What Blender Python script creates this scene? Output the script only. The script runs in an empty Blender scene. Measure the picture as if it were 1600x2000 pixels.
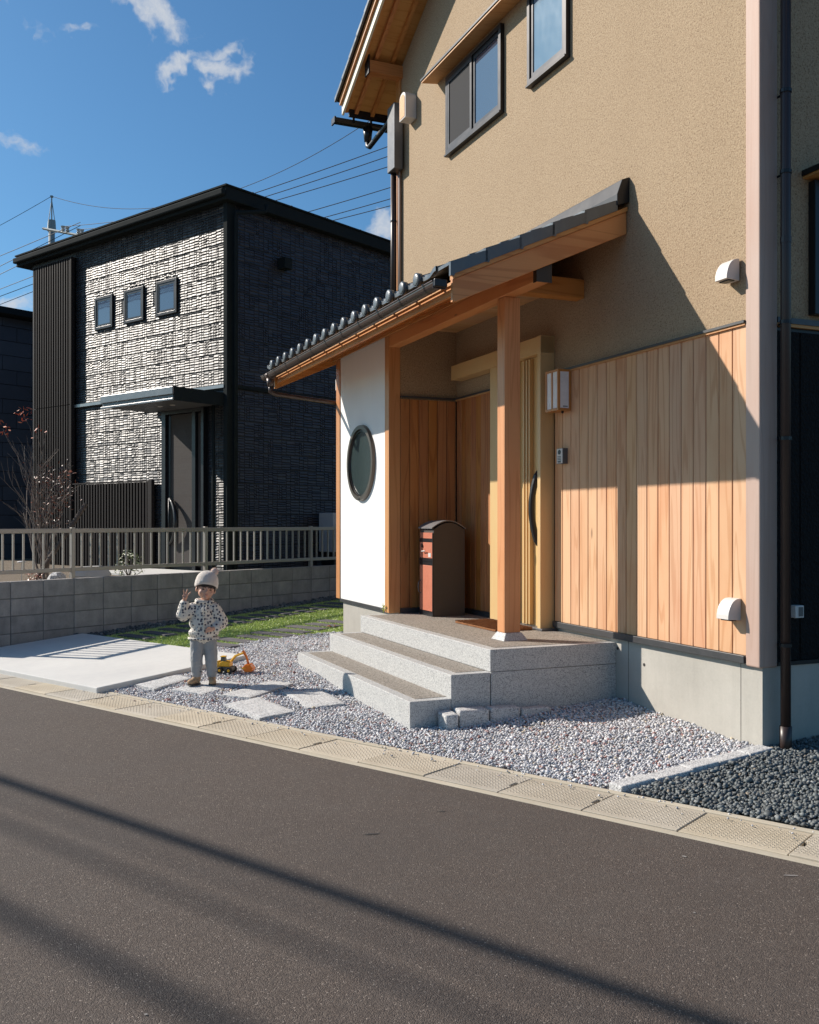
import bpy, bmesh, math, random
import numpy as np
from mathutils import Vector, Matrix, Euler, noise as mnoise
R = math.radians
random.seed(7); rng = np.random.default_rng(7)
sc = bpy.context.scene
col = sc.collection

# ------------------------------------------------------------------ camera, light, sky, exposure
cam_d = bpy.data.cameras.new('camera'); cam = bpy.data.objects.new('camera', cam_d); col.objects.link(cam)
cam.location = (0, 0, 1.4); cam.rotation_euler = (R(90), 0, 0)
cam_d.sensor_fit = 'HORIZONTAL'; cam_d.sensor_width = 36; cam_d.lens = 36 * 1876 / 1600
cam_d.shift_y = 17.5 / 1600; cam_d.clip_end = 2000; cam_d.clip_start = .05
sc.camera = cam
SUN = Vector((-.930 * .845, .3666 * .845, .534)).normalized()
sun_d = bpy.data.lights.new('sun', 'SUN'); sun_d.energy = 5.0; sun_d.angle = R(.53); sun_d.color = (1, .915, .815)
sun = bpy.data.objects.new('sun', sun_d); col.objects.link(sun)
sun.rotation_euler = (-SUN).to_track_quat('-Z', 'Y').to_euler(); sun.location = (-20, 8, 15)
sc.view_settings.view_transform = 'Standard'; sc.view_settings.look = 'None'
sc.view_settings.gamma = 1; sc.view_settings.use_curve_mapping = False
sc.view_settings.exposure = 0.42

class NT:
    """tiny node helper"""
    def __init__(s, tree): s.t = tree; tree.nodes.clear()
    def n(s, typ, ins=None, **props):
        nd = s.t.nodes.new(typ)
        for k, v in props.items(): setattr(nd, k, v)
        for k, v in (ins or {}).items():
            sock = nd.inputs[k]
            if isinstance(v, bpy.types.NodeSocket): s.t.links.new(v, sock)
            else: sock.default_value = v
        return nd
    def math(s, op, a, b=0.0, c=0.0, clamp=False):
        return s.n('ShaderNodeMath', {0: a, 1: b, 2: c}, operation=op, use_clamp=clamp).outputs[0]
    def vmath(s, op, a, b=(0, 0, 0), out=0):
        return s.n('ShaderNodeVectorMath', {0: a, 1: b}, operation=op).outputs[out]
    def mix(s, f, a, b, mode='MIX'):
        nd = s.n('ShaderNodeMix', data_type='RGBA', blend_type=mode)
        for i, v in ((0, f), (6, a), (7, b)):
            if isinstance(v, bpy.types.NodeSocket): s.t.links.new(v, nd.inputs[i])
            else: nd.inputs[i].default_value = v if i == 0 else (*v[:3], 1)
        return nd.outputs[2]
    def ramp(s, f, stops, interp='LINEAR'):
        nd = s.n('ShaderNodeValToRGB', {0: f}); cr = nd.color_ramp; cr.interpolation = interp
        while len(cr.elements) < len(stops): cr.elements.new(.5)
        for e, (p, c) in zip(cr.elements, stops):
            e.position = p; e.color = (*c, 1) if len(c) == 3 else c
        return nd.outputs[0]
    def noise(s, vec, scale, detail=2, rough=.5, dist=0, out=0):
        return s.n('ShaderNodeTexNoise', {'Vector': vec, 'Scale': scale, 'Detail': detail, 'Roughness': rough, 'Distortion': dist}).outputs[out]
    def maprange(s, v, a, b, c=0, d=1, typ='LINEAR'):
        return s.n('ShaderNodeMapRange', {0: v, 1: a, 2: b, 3: c, 4: d}, interpolation_type=typ).outputs[0]
    def bump(s, h, strength=.3, dist=.01, normal=None):
        ins = {'Strength': strength, 'Distance': dist, 'Height': h}
        if normal is not None: ins['Normal'] = normal
        return s.n('ShaderNodeBump', ins).outputs[0]
    def out(s, color, rough=.6, normal=None, **extra):
        ins = {'Base Color': color if isinstance(color, bpy.types.NodeSocket) else (*color, 1), 'Roughness': rough}
        if normal is not None: ins['Normal'] = normal
        ins.update(extra)
        p = s.n('ShaderNodeBsdfPrincipled', ins)
        o = s.n('ShaderNodeOutputMaterial', {0: p.outputs[0]})
        return p
    def obj(s): return s.n('ShaderNodeTexCoord').outputs['Object']
    def rand(s): return s.n('ShaderNodeObjectInfo').outputs['Random']
    def mapv(s, vec, loc=(0, 0, 0), rot=(0, 0, 0), scale=(1, 1, 1), typ='POINT'):
        return s.n('ShaderNodeMapping', {'Vector': vec, 'Location': loc, 'Rotation': rot, 'Scale': scale}, vector_type=typ).outputs[0]

# sky: clear late-autumn blue with a few small clouds, a function of direction only
w = bpy.data.worlds.new('World'); sc.world = w; w.use_nodes = True
T = NT(w.node_tree)
sky = T.n('ShaderNodeTexSky', sky_type='NISHITA', sun_disc=False, sun_elevation=R(32.3), sun_rotation=math.atan2(SUN.x, SUN.y),
          altitude=100, air_density=1.0, dust_density=.9, ozone_density=2.5)
dirv = T.n('ShaderNodeTexCoord').outputs['Generated']
def pdir(px, py): return Vector(((px - 800) / 1876, 1, (1017.5 - py) / 1876)).normalized()
cloudsum = None
wob = T.noise(dirv, 9, 5, .6, 0, 1)
wobv = T.vmath('SCALE', T.vmath('SUBTRACT', wob, (.5, .5, .5)))
wobv.node.inputs[3].default_value = .16
dv = T.vmath('ADD', dirv, wobv)
for px, py, rx, rz, tilt, den in ((310, 38, 100, 38, -8, 1), (350, 140, 75, 26, 12, .95), (440, 128, 48, 24, 10, .85), (440, 175, 60, 32, -35, .95), (465, 200, 42, 30, -20, .7),
                                  (165, 75, 34, 13, -10, .65), (100, 62, 50, 16, -15, .4), (40, 262, 75, 30, -12, .55), (15, 15, 26, 30, 0, .6), (745, 425, 55, 42, 0, 1.0), (20, 590, 75, 40, -10, .95),
                                  (570, 95, 22, 10, 0, .18), (-420, 300, 200, 60, 8, .7), (1900, 380, 260, 60, -6, .6), (900, -420, 240, 70, 5, .6), (2500, -100, 300, 90, 0, .7)):
    c = pdir(px, py)
    m = T.mapv(dv, loc=tuple(c), rot=(0, -R(tilt), -math.atan2(c.x, c.y)), scale=(rx / 1876, 3, rz / 1876), typ='TEXTURE')
    L = T.vmath('LENGTH', m, out=1)
    k = T.math('MULTIPLY', T.maprange(L, 1.35, .1, 0, 1, 'SMOOTHSTEP'), den)
    cloudsum = k if cloudsum is None else T.math('MAXIMUM', cloudsum, k)
cn = T.noise(dv, 34, 8, .68)
cn2 = T.noise(dirv, 10, 3, .5)
front = T.maprange(T.n('ShaderNodeSeparateXYZ', {0: dirv}).outputs[1], -.1, .1)
cl = T.math('MULTIPLY', T.maprange(T.math('ADD', T.math('MULTIPLY', cloudsum, .98), T.math('MULTIPLY', T.math('SUBTRACT', cn, .5), 1.35)), .26, 1.12, 0, 1, 'SMOOTHSTEP'), front)
skyc = T.mix(1, sky.outputs[0], (.68, 1.12, 1.36), 'MULTIPLY')
final = T.mix(T.math('MULTIPLY', cl, .92), skyc, (7.2, 7.6, 8.2))
bg = T.n('ShaderNodeBackground', {0: final, 1: .064})
T.n('ShaderNodeOutputWorld', {0: bg.outputs[0]})

# ------------------------------------------------------------------ frames
# HOUSE frame: x = along the facade away from the near corner, y = out of the facade, z up.
# ROAD frame: x = d, across (away from the road), y = c, along the road to the left.
A = Vector((-.38935, .92109, 0)); N_ = Vector((-.92109, -.38935, 0)); P0 = Vector((2.1823, 5.96, 0))
C_ = Vector((-.77220, .63537, 0)); D_ = Vector((.63537, .77220, 0))
HOUSE = (P0, math.atan2(A.y, A.x)); ROAD = (Vector((0, 0, 0)), math.atan2(D_.y, D_.x)); WORLD = (Vector((0, 0, 0)), 0.0)
def fpt(fr, p):
    return fr[0] + Matrix.Rotation(fr[1], 3, 'Z') @ Vector(p)
def inv(fr, P):
    return Matrix.Rotation(-fr[1], 3, 'Z') @ (Vector(P) - fr[0])
def h2r(u, o, z=0): return inv(ROAD, fpt(HOUSE, (u, o, z)))
BASE = {}
def thing(name, label, cat, fr, base, group=None, kind=None, rot=0):
    o = bpy.data.objects.new(name, None); col.objects.link(o); o.empty_display_size = .2
    o.location = fpt(fr, base); o.rotation_euler = (0, 0, fr[1] + rot)
    BASE[o.name] = Vector(base) if not rot else Vector((0, 0, 0))
    tag(o, label, cat, group, kind); return o
def tag(o, label=None, cat=None, group=None, kind=None):
    if label: o['label'] = label
    if cat: o['category'] = cat
    if group: o['group'] = group
    if kind: o['kind'] = kind
    return o

class MB:
    def __init__(s): s.v = []; s.f = []; s.m = []; s.cm = 0
    def add(s, vs, fs):
        b = len(s.v); s.v += [tuple(v) for v in vs]; s.f += [tuple(b + i for i in f) for f in fs]; s.m += [s.cm] * len(fs); return s
    def box(s, x0, x1, y0, y1, z0, z1):
        x0, x1 = sorted((x0, x1)); y0, y1 = sorted((y0, y1)); z0, z1 = sorted((z0, z1))
        return s.add([(x0, y0, z0), (x1, y0, z0), (x1, y1, z0), (x0, y1, z0), (x0, y0, z1), (x1, y0, z1), (x1, y1, z1), (x0, y1, z1)],
                     [(0, 3, 2, 1), (4, 5, 6, 7), (0, 1, 5, 4), (1, 2, 6, 5), (2, 3, 7, 6), (3, 0, 4, 7)])
    def prism(s, pts, a, b, axis=0):
        """closed polygon pts (in the two other axes, ascending order) extruded from a to b along axis"""
        n = len(pts)
        def P(p, t):
            return {0: (t, p[0], p[1]), 1: (p[0], t, p[1]), 2: (p[0], p[1], t)}[axis]
        vs = [P(p, a) for p in pts] + [P(p, b) for p in pts]
        fs = [tuple(range(n))[::-1], tuple(range(n, 2 * n))] + [(i, (i + 1) % n, n + (i + 1) % n, n + i) for i in range(n)]
        return s.add(vs, fs)
    def tube(s, pts, r, n=8, cap=True):
        pts = [Vector(p) for p in pts]; rs = r if isinstance(r, (list, tuple)) else [r] * len(pts)
        vs = []; fs = []; prev = None
        for i, p in enumerate(pts):
            d = (pts[min(i + 1, len(pts) - 1)] - pts[max(i - 1, 0)]).normalized()
            if prev is None:
                a = d.cross(Vector((0, 0, 1)) if abs(d.z) < .9 else Vector((1, 0, 0))).normalized()
            else:
                a = (prev - d * prev.dot(d)).normalized()
            prev = a; b = d.cross(a)
            for k in range(n):
                t = 2 * math.pi * k / n; vs.append(p + (a * math.cos(t) + b * math.sin(t)) * rs[i])
        for i in range(len(pts) - 1):
            for k in range(n):
                fs.append((i * n + k, i * n + (k + 1) % n, (i + 1) * n + (k + 1) % n, (i + 1) * n + k))
        if cap: fs += [tuple(range(n))[::-1], tuple(range((len(pts) - 1) * n, len(pts) * n))]
        return s.add(vs, fs)
    def ell(s, c, r, rot=None, nu=14, nv=9):
        vs = [(0, 0, 1)]; fs = []
        for j in range(1, nv):
            t = math.pi * j / nv
            for i in range(nu):
                p = 2 * math.pi * i / nu; vs.append((math.sin(t) * math.cos(p), math.sin(t) * math.sin(p), math.cos(t)))
        vs.append((0, 0, -1)); last = len(vs) - 1
        for i in range(nu): fs.append((0, 1 + i, 1 + (i + 1) % nu))
        for j in range(nv - 2):
            for i in range(nu):
                a = 1 + j * nu; fs.append((a + i, a + nu + i, a + nu + (i + 1) % nu, a + (i + 1) % nu))
        a = 1 + (nv - 2) * nu
        for i in range(nu): fs.append((a + i, last, a + (i + 1) % nu))
        M = rot if rot is not None else Matrix.Identity(3)
        return s.add([Vector(c) + M @ Vector((v[0] * r[0], v[1] * r[1], v[2] * r[2])) for v in vs], fs)
    def cap(s, a, b, ra, rb, n=12):
        """tapered capsule"""
        a = Vector(a); b = Vector(b); s.ell(a, (ra,) * 3); s.ell(b, (rb,) * 3)
        return s.tube([a, b], [ra, rb], n)
    def disc(s, c, r, axis=1, n=24, t=.01, ry=None):
        ry = ry or r; pts = []
        for k in range(n):
            q = 2 * math.pi * k / n; pts.append((r * math.cos(q), ry * math.sin(q)))
        o = {0: (1, 2), 1: (0, 2), 2: (0, 1)}[axis]; P = [(c[o[0]] + p[0], c[o[1]] + p[1]) for p in pts]
        return s.prism(P, c[axis] - t / 2, c[axis] + t / 2, axis)
    def mesh(s, name, mats, smooth=False):
        me = bpy.data.meshes.new(name); me.from_pydata(s.v, [], s.f); 
        for m in (mats if isinstance(mats, (list, tuple)) else [mats]): me.materials.append(m)
        if isinstance(mats, (list, tuple)) and len(mats) > 1: me.polygons.foreach_set('material_index', s.m)
        bm = bmesh.new(); bm.from_mesh(me); bmesh.ops.recalc_face_normals(bm, faces=bm.faces); bm.to_mesh(me); bm.free()
        if smooth: me.polygons.foreach_set('use_smooth', [True] * len(me.polygons))
        me.update(); return me
def link(name, me, parent=None, loc=(0, 0, 0), fr=None, bev=0, segs=2, rot=None, seg_smooth=None):
    """loc is given in frame coordinates; vertices are relative to loc"""
    o = bpy.data.objects.new(name, me); col.objects.link(o)
    loc = Vector(loc)
    if parent is not None:
        o.parent = parent; o.location = loc - BASE[parent.name]; BASE[o.name] = loc
    else:
        fr = fr or WORLD; o.location = fpt(fr, loc); o.rotation_euler = (0, 0, fr[1]); BASE[o.name] = loc
    if rot is not None: o.rotation_euler = rot
    if bev:
        b = o.modifiers.new('bevel', 'BEVEL'); b.width = bev; b.segments = segs; b.limit_method = 'ANGLE'; b.angle_limit = R(40)
    return o
def part(name, mb, mats, parent=None, loc=None, fr=None, bev=0, smooth=False, segs=2, center=True, **kw):
    """mb vertices in frame coordinates; the object's origin is put at the base centre of its box"""
    if loc is None:
        vs = mb.v; xs, ys, zs = zip(*vs); loc = ((min(xs) + max(xs)) / 2, (min(ys) + max(ys)) / 2, min(zs))
        if not center: loc = (0, 0, 0)
    mb.v = [(v[0] - loc[0], v[1] - loc[1], v[2] - loc[2]) for v in mb.v]
    return link(name, mb.mesh(name, mats, smooth), parent, loc, fr, bev, segs, **kw)
def bx(*a): return MB().box(*a)
def npmesh(name, V, F, mat, smooth=False):
    """V (n,3), F (m,3) triangles"""
    me = bpy.data.meshes.new(name); V = np.asarray(V, dtype=np.float32); F = np.asarray(F, dtype=np.int32)
    me.vertices.add(len(V)); me.vertices.foreach_set('co', V.ravel())
    me.loops.add(F.size); me.loops.foreach_set('vertex_index', F.ravel())
    k = F.shape[1]; me.polygons.add(len(F)); me.polygons.foreach_set('loop_start', np.arange(0, F.size, k, dtype=np.int32))
    me.polygons.foreach_set('loop_total', np.full(len(F), k, dtype=np.int32))
    if smooth: me.polygons.foreach_set('use_smooth', np.ones(len(F), dtype=bool))
    me.materials.append(mat); me.update(); me.validate(); return me

# ------------------------------------------------------------------ materials
def newmat(name):
    m = bpy.data.materials.new(name); m.use_nodes = True; return m, NT(m.node_tree)
def plain(name, colr, rough=.5, metal=0, var=.06, bscale=40, bstr=.1, ior=1.5):
    m, t = newmat(name); o = t.obj()
    n1 = t.noise(o, 6, 4, .6); n2 = t.noise(o, bscale, 3, .6)
    f = t.maprange(t.math('ADD', t.math('MULTIPLY', n1, .7), t.math('MULTIPLY', n2, .3)), .3, .7, 1 - var * 2.2, 1 + var * 1.6)
    c = t.vmath('SCALE', (*colr,)); t.t.links.new(f, c.node.inputs[3])
    t.out(c, t.math('ADD', t.math('MULTIPLY', n1, .16), rough - .08), t.bump(n2, bstr, .003), Metallic=metal, IOR=ior); return m
def wood(name, light, dark, axis=2, k=16, across=7, rough=.62, pale=None, vary=.14, knots=0.0, contrast=1.0):
    m, t = newmat(name); o = t.obj(); r = t.rand()
    off = t.n('ShaderNodeCombineXYZ', {0: t.math('MULTIPLY', r, 37.), 1: t.math('MULTIPLY', r, 91.), 2: t.math('MULTIPLY', r, 53.)}).outputs[0]
    p = t.vmath('ADD', o, off)
    sc_ = [1, 1, 1]; sc_[axis] = .055
    q = t.vmath('MULTIPLY', p, tuple(sc_))
    base = t.noise(q, across, 1.5, .45, .3)
    rings = t.math('SINE', t.math('MULTIPLY', base, k * 6.2832 * .5))
    rings = t.maprange(rings, .45, 1.0, 0, 1, 'SMOOTHSTEP')
    sc2 = [1, 1, 1]; sc2[axis] = .012
    fib = t.noise(t.vmath('MULTIPLY', p, tuple(sc2)), 210, 3, .6)
    blot = t.noise(t.vmath('MULTIPLY', p, tuple(.35 if i == axis else 1 for i in range(3))), 3.2, 3, .6)
    f = t.math('ADD', t.math('MULTIPLY', rings, .42 * contrast), t.math('MULTIPLY', fib, .36), clamp=True)
    c = t.mix(f, light, dark)
    c = t.mix(t.maprange(blot, .42, .7, 0, .45), c, tuple(x * y for x, y in zip(dark, (1.05, .85, .75))))
    ks = [7.0, 7.0, 7.0]; ks[axis] = 1.9
    kv = t.n('ShaderNodeTexVoronoi', {'Vector': t.vmath('MULTIPLY', p, tuple(ks)), 'Scale': 1.0})
    kd = t.math('ADD', kv.outputs[0], t.math('MULTIPLY', t.n('ShaderNodeSeparateColor', {0: kv.outputs['Color']}).outputs[0], .35))
    c = t.mix(t.maprange(kd, .085, .135, .75, 0, 'SMOOTHSTEP'), c, tuple(x * .38 for x in dark))
    hsv = t.n('ShaderNodeHueSaturation', {'Hue': t.maprange(r, 0, 1, .496, .503), 'Saturation': t.maprange(t.math('FRACT', t.math('MULTIPLY', r, 7.3)), 0, 1, .95, 1.05),
                                          'Value': t.maprange(t.math('FRACT', t.math('MULTIPLY', r, 13.7)), 0, 1, 1 - vary, 1 + vary * .6), 'Fac': 1.0, 'Color': c})
    h = t.math('ADD', fib, t.math('MULTIPLY', rings, -.4))
    t.out(hsv.outputs[0], t.math('ADD', rough - .08, t.math('MULTIPLY', fib, .18)), t.bump(h, .25, .0015)); return m
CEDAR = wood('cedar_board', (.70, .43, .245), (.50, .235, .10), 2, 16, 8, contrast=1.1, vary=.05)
CEDAR_SHADE = wood('shaded_cedar_board', (.47, .20, .06), (.29, .10, .025), 2, 14, 8, contrast=1.2, vary=.06)  # copy of the cedar with porch shade and warm bounce put into its colour
PALE = wood('bleached_post', (.47, .345, .29), (.38, .265, .215), 2, 12, 9, vary=.03, contrast=.7)
POST = wood('post_wood', (.62, .29, .105), (.44, .17, .045), 2, 12, 9, rough=.42)
BEAMX = wood('beam_wood', (.64, .275, .08), (.44, .155, .035), 0, 12, 7, rough=.5, contrast=1.2)
BEAMY = wood('cross_beam_wood', (.64, .28, .085), (.44, .155, .035), 1, 12, 7, rough=.5, contrast=1.2)
SOFF = wood('soffit_board', (.64, .33, .12), (.48, .21, .06), 1, 12, 9, rough=.6)
WHITEB = plain('pale_painted_board', (.72, .66, .52), .5)
DOORW = wood('door_beige', (.63, .43, .20), (.57, .375, .165), 2, 5, 20, rough=.42, vary=.02, contrast=.3)
DOORX = wood('door_header_beige', (.63, .43, .20), (.57, .375, .165), 0, 5, 20, rough=.42, vary=.02, contrast=.3)

def stucco():
    m, t = newmat('stucco'); o = t.obj()
    a = t.noise(o, 150, 3, .7); b = t.noise(o, 75, 2, .5); big = t.noise(o, .9, 4, .6); big2 = t.noise(t.vmath('MULTIPLY', o, (2.2, 2.2, .35)), 1.3, 4, .6)
    v = t.n('ShaderNodeTexVoronoi', {'Vector': o, 'Scale': 70}).outputs[0]
    s = t.math('ADD', t.math('MULTIPLY', a, .6), t.math('MULTIPLY', b, .4))
    c = t.ramp(s, [(.35, (.14, .088, .050)), (.43, (.295, .208, .126)), (.52, (.385, .284, .180)), (.66, (.45, .34, .225))])
    c = t.mix(t.maprange(big, .35, .7, 0, .22), c, (.265, .184, .108))
    c = t.mix(t.maprange(big2, .45, .75, 0, .18), c, (.40, .30, .195))
    t.out(c, .92, t.bump(t.math('ADD', s, t.math('MULTIPLY', v, -.35)), .7, .005)); return m
STUCCO = stucco()
def concrete(name, colr, dark, joints=False, rough=.8, blot=2.0, streak=True):
    m, t = newmat(name); o = t.obj(); r = t.rand()
    p = t.vmath('ADD', o, t.n('ShaderNodeCombineXYZ', {0: t.math('MULTIPLY', r, 19.), 1: t.math('MULTIPLY', r, 23.), 2: t.math('MULTIPLY', r, 11.)}).outputs[0])
    a = t.noise(p, blot, 5, .6); b = t.noise(p, 60, 4, .7); cst = t.noise(t.vmath('MULTIPLY', p, (5, 5, .5)), 2.5, 4, .6)
    f = t.maprange(t.math('ADD', t.math('MULTIPLY', a, .55), t.math('ADD', t.math('MULTIPLY', b, .2), t.math('MULTIPLY', cst, .25))), .36, .64)
    c = t.mix(f, dark, colr)
    pits = t.n('ShaderNodeTexVoronoi', {'Vector': p, 'Scale': 26}).outputs[0]
    c = t.mix(t.maprange(pits, .035, .08, .5, 0), c, tuple(x * .45 for x in dark))
    v = t.n('ShaderNodeHueSaturation', {'Value': t.maprange(r, 0, 1, .86, 1.08), 'Color': c, 'Fac': 1.})
    t.out(v.outputs[0], rough, t.bump(t.math('ADD', b, t.math('MULTIPLY', pits, .2)), .25, .003)); return m
CONC = concrete('foundation_concrete', (.45, .425, .375), (.345, .325, .285))
SLAB = concrete('driveway_concrete', (.60, .585, .55), (.50, .49, .47), blot=1.0)
BLOCK = concrete('concrete_block', (.37, .345, .325), (.21, .20, .195), blot=5, rough=.9)
CURB = concrete('kerb_concrete', (.52, .455, .35), (.43, .375, .285), rough=.85, blot=3)
def granite(name, light, mid, dark, scale=240, bstr=.15, rough=.6):
    m, t = newmat(name); o = t.obj()
    v = t.n('ShaderNodeTexVoronoi', {'Vector': o, 'Scale': scale}).outputs['Color']
    g = t.n('ShaderNodeSeparateColor', {0: v}).outputs[0]; big = t.noise(o, 3, 3, .6); n2 = t.noise(o, scale * .5, 3, .7)
    c = t.ramp(g, [(0, dark), (.16, dark), (.2, mid), (.5, mid), (.55, light), (1, light)])
    c = t.mix(t.maprange(big, .35, .7, 0, .18), c, mid)
    t.out(c, rough, t.bump(t.math('ADD', n2, t.math('MULTIPLY', g, .4)), bstr, .004)); return m
GRANITE = granite('granite', (.545, .54, .515), (.42, .415, .405), (.19, .19, .195))
GRANR = granite('rough_granite', (.62, .61, .59), (.49, .48, .47), (.26, .26, .26), 150, .8, .85)
WASH = granite('washed_pebble_finish', (.34, .30, .255), (.23, .20, .165), (.10, .085, .07), 130, .7, .8)
BRASS = plain('bronze_metal', (.12, .10, .085), .4, .7)
GUTM = plain('gutter_brown', (.085, .058, .048), .32, .25, bstr=.02)
PIPE = plain('downpipe_brown', (.040, .024, .020), .4, .0, bstr=.02)
BLACKM = plain('black_metal', (.018, .018, .02), .38, .3, bstr=.03)
TRIM = plain('base_flashing', (.075, .075, .078), .45, .5, bstr=.05)
FRAME = plain('window_frame_grey', (.036, .033, .033), .38, .6, bstr=.02)
FRAMED = plain('window_frame_dark', (.02, .02, .024), .35, .4, bstr=.02)
def white_plaster():
    m, t = newmat('white_plaster'); o = t.obj(); z = t.n('ShaderNodeSeparateXYZ', {0: o}).outputs[2]
    n = t.noise(t.vmath('MULTIPLY', o, (3, 3, .6)), 3, 5, .65); f = t.noise(o, 150, 3, .6); w_ = t.noise(o, 9, 3, .5)
    c = t.mix(t.math('MULTIPLY', t.maprange(z, .0, .5, .55, 0), n), (.80, .80, .785), (.50, .48, .43))
    c = t.mix(t.maprange(n, .45, .75, 0, .12), c, (.62, .61, .58))
    t.out(c, .9, t.bump(t.math('ADD', f, w_), .35, .003)); return m
WHITE = white_plaster()
VENT = plain('vent_paint', (.62, .585, .55), .45, 0, .02, 20, .02)
GREYM = plain('grey_cover', (.13, .13, .135), .45, .4)
RUBBER = plain('black_rubber', (.02, .02, .02), .7)
def glass(name, tint, ior=1.9, rough=.03, wav=.02):
    m, t = newmat(name); o = t.obj()
    t.out(tint, rough, t.bump(t.noise(o, 3, 2), wav, .02), IOR=ior); return m
GLASS = glass('window_glass', (.05, .07, .11), 2.3)
GLASSF = glass('frosted_glass', (.09, .17, .25), 1.9, .16, .35)
GLASSD = glass('dark_glass', (.03, .045, .045), 1.6, .08)
GLASSN = glass('neighbour_window_glass', (.06, .08, .13), 2.2)
def screen_mat():
    m, t = newmat('insect_screen'); o = t.obj()
    t.out((.03, .03, .032), .95, t.bump(t.noise(o, 300, 1), .3, .002)); return m
SCREEN = screen_mat()
def tile_mat():
    m, t = newmat('smoked_roof_tile'); o = t.obj(); r = t.rand()
    n = t.noise(o, 9, 4, .6)
    c = t.mix(n, (.07, .08, .09), (.15, .16, .165))
    v = t.n('ShaderNodeHueSaturation', {'Value': t.maprange(r, 0, 1, .85, 1.15), 'Color': c, 'Fac': 1.})
    t.out(v.outputs[0], t.maprange(n, .3, .7, .30, .44), t.bump(t.noise(o, 60, 3), .08, .002), Metallic=.35); return m
TILE = tile_mat()
def charred():
    m, t = newmat('charred_board'); o = t.obj(); r = t.rand()
    p = t.vmath('ADD', o, t.n('ShaderNodeCombineXYZ', {0: t.math('MULTIPLY', r, 9.), 2: t.math('MULTIPLY', r, 5.)}).outputs[0])
    v = t.n('ShaderNodeTexVoronoi', {'Vector': t.vmath('MULTIPLY', p, (1, 1, .8)), 'Scale': 65}).outputs[0]; n = t.noise(p, 30, 4, .7)
    c = t.mix(n, (.005, .005, .005), (.020, .018, .018))
    t.out(c, .75, t.bump(t.math('ADD', v, n), 1., .008), IOR=1.2); return m
CHAR = charred()
BRICKD = plain('dark_siding_tile', (.023, .023, .026), .50, 0, .15, 120, .45, 1.55)
BRICKB = plain('dark_siding_backing', (.008, .008, .010), .6)
BRICKS = plain('dark_siding_tile_side', (.034, .036, .048), .5, 0, .15, 120, .3, 1.5)
LOUV = plain('louver_bronze', (.026, .021, .020), .7, .0, .05, 30, .02, 1.25)
EAVEN = plain('neighbour_eave', (.020, .025, .026), .85, .0, ior=1.15)
FENCE = plain('fence_aluminium', (.36, .32, .28), .42, .3, .03, 30, .02)
def asphalt():
    m, t = newmat('asphalt'); o = t.obj()
    v = t.n('ShaderNodeTexVoronoi', {'Vector': o, 'Scale': 215}); g = t.n('ShaderNodeSeparateColor', {0: v.outputs['Color']}).outputs[0]
    n = t.noise(o, 70, 4, .75); big = t.noise(o, .55, 5, .65); mid = t.noise(o, 5, 4, .6); n3 = t.noise(o, 260, 2, .6)
    c = t.ramp(g, [(0, (.056, .040, .031)), (.45, (.098, .071, .055)), (.85, (.142, .107, .084)), (.97, (.165, .128, .103)), (1, (.42, .35, .29))])
    c = t.mix(t.maprange(n, .3, .72, .55, 0), c, (.034, .027, .023))
    c = t.mix(t.maprange(big, .4, .66, 0, .42), c, (.066, .052, .044))
    c = t.mix(t.maprange(mid, .45, .75, 0, .18), c, (.115, .10, .088))
    # a few worn dark scars and pale scuffs
    sp = t.noise(t.vmath('MULTIPLY', o, (1.4, 1., 1)), 2.3, 5, .7)
    c = t.mix(t.maprange(sp, .715, .75, 0, .5), c, (.03, .027, .025))
    h = t.math('ADD', t.math('MULTIPLY', v.outputs[0], -.6), t.math('ADD', t.math('MULTIPLY', n, .7), t.math('MULTIPLY', n3, .3)))
    t.out(c, .85, t.bump(h, .85, .006)); return m
ASPH = asphalt()
def lid_mat():
    m, t = newmat('gutter_lid_concrete'); o = t.obj(); r = t.rand()
    p = t.vmath('ADD', o, t.n('ShaderNodeCombineXYZ', {0: t.math('MULTIPLY', r, 7.), 1: t.math('MULTIPLY', r, 3.)}).outputs[0])
    a = t.noise(p, 3, 5, .6); b = t.noise(p, 90, 4, .7)
    c = t.mix(t.maprange(t.math('ADD', t.math('MULTIPLY', a, .6), t.math('MULTIPLY', b, .4)), .35, .65), (.41, .345, .25), (.53, .46, .355))
    v = t.n('ShaderNodeHueSaturation', {'Value': t.maprange(r, 0, 1, .86, 1.12), 'Saturation': t.maprange(t.math('FRACT', t.math('MULTIPLY', r, 5.1)), 0, 1, .7, 1.1), 'Color': c, 'Fac': 1.}).outputs[0]
    # raised zig-zag tread
    xyz = t.n('ShaderNodeSeparateXYZ', {0: o})
    X = t.math('MULTIPLY', xyz.outputs[0], 36.); Y = t.math('MULTIPLY', xyz.outputs[1], 26.)
    tri = t.math('PINGPONG', Y, .5); ln = t.math('PINGPONG', t.math('ADD', X, t.math('MULTIPLY', tri, 1.4)), .5)
    tread = t.maprange(ln, .0, .26, 1, 0, 'SMOOTHSTEP')
    gap = t.maprange(t.math('PINGPONG', t.math('ADD', Y, .25), .25), .02, .07)
    tread = t.math('MULTIPLY', tread, gap)
    edge = t.math('MULTIPLY', t.maprange(t.math('ABSOLUTE', xyz.outputs[0]), .135, .15, 1, 0), 1.)
    tread = t.math('MULTIPLY', tread, edge)
    c2 = t.mix(t.math('MULTIPLY', tread, .16), v, (.60, .53, .42))
    nb = t.bump(tread, .9, .007)
    t.out(c2, .85, t.bump(b, .3, .002, nb)); return m
LID = lid_mat()
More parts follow.
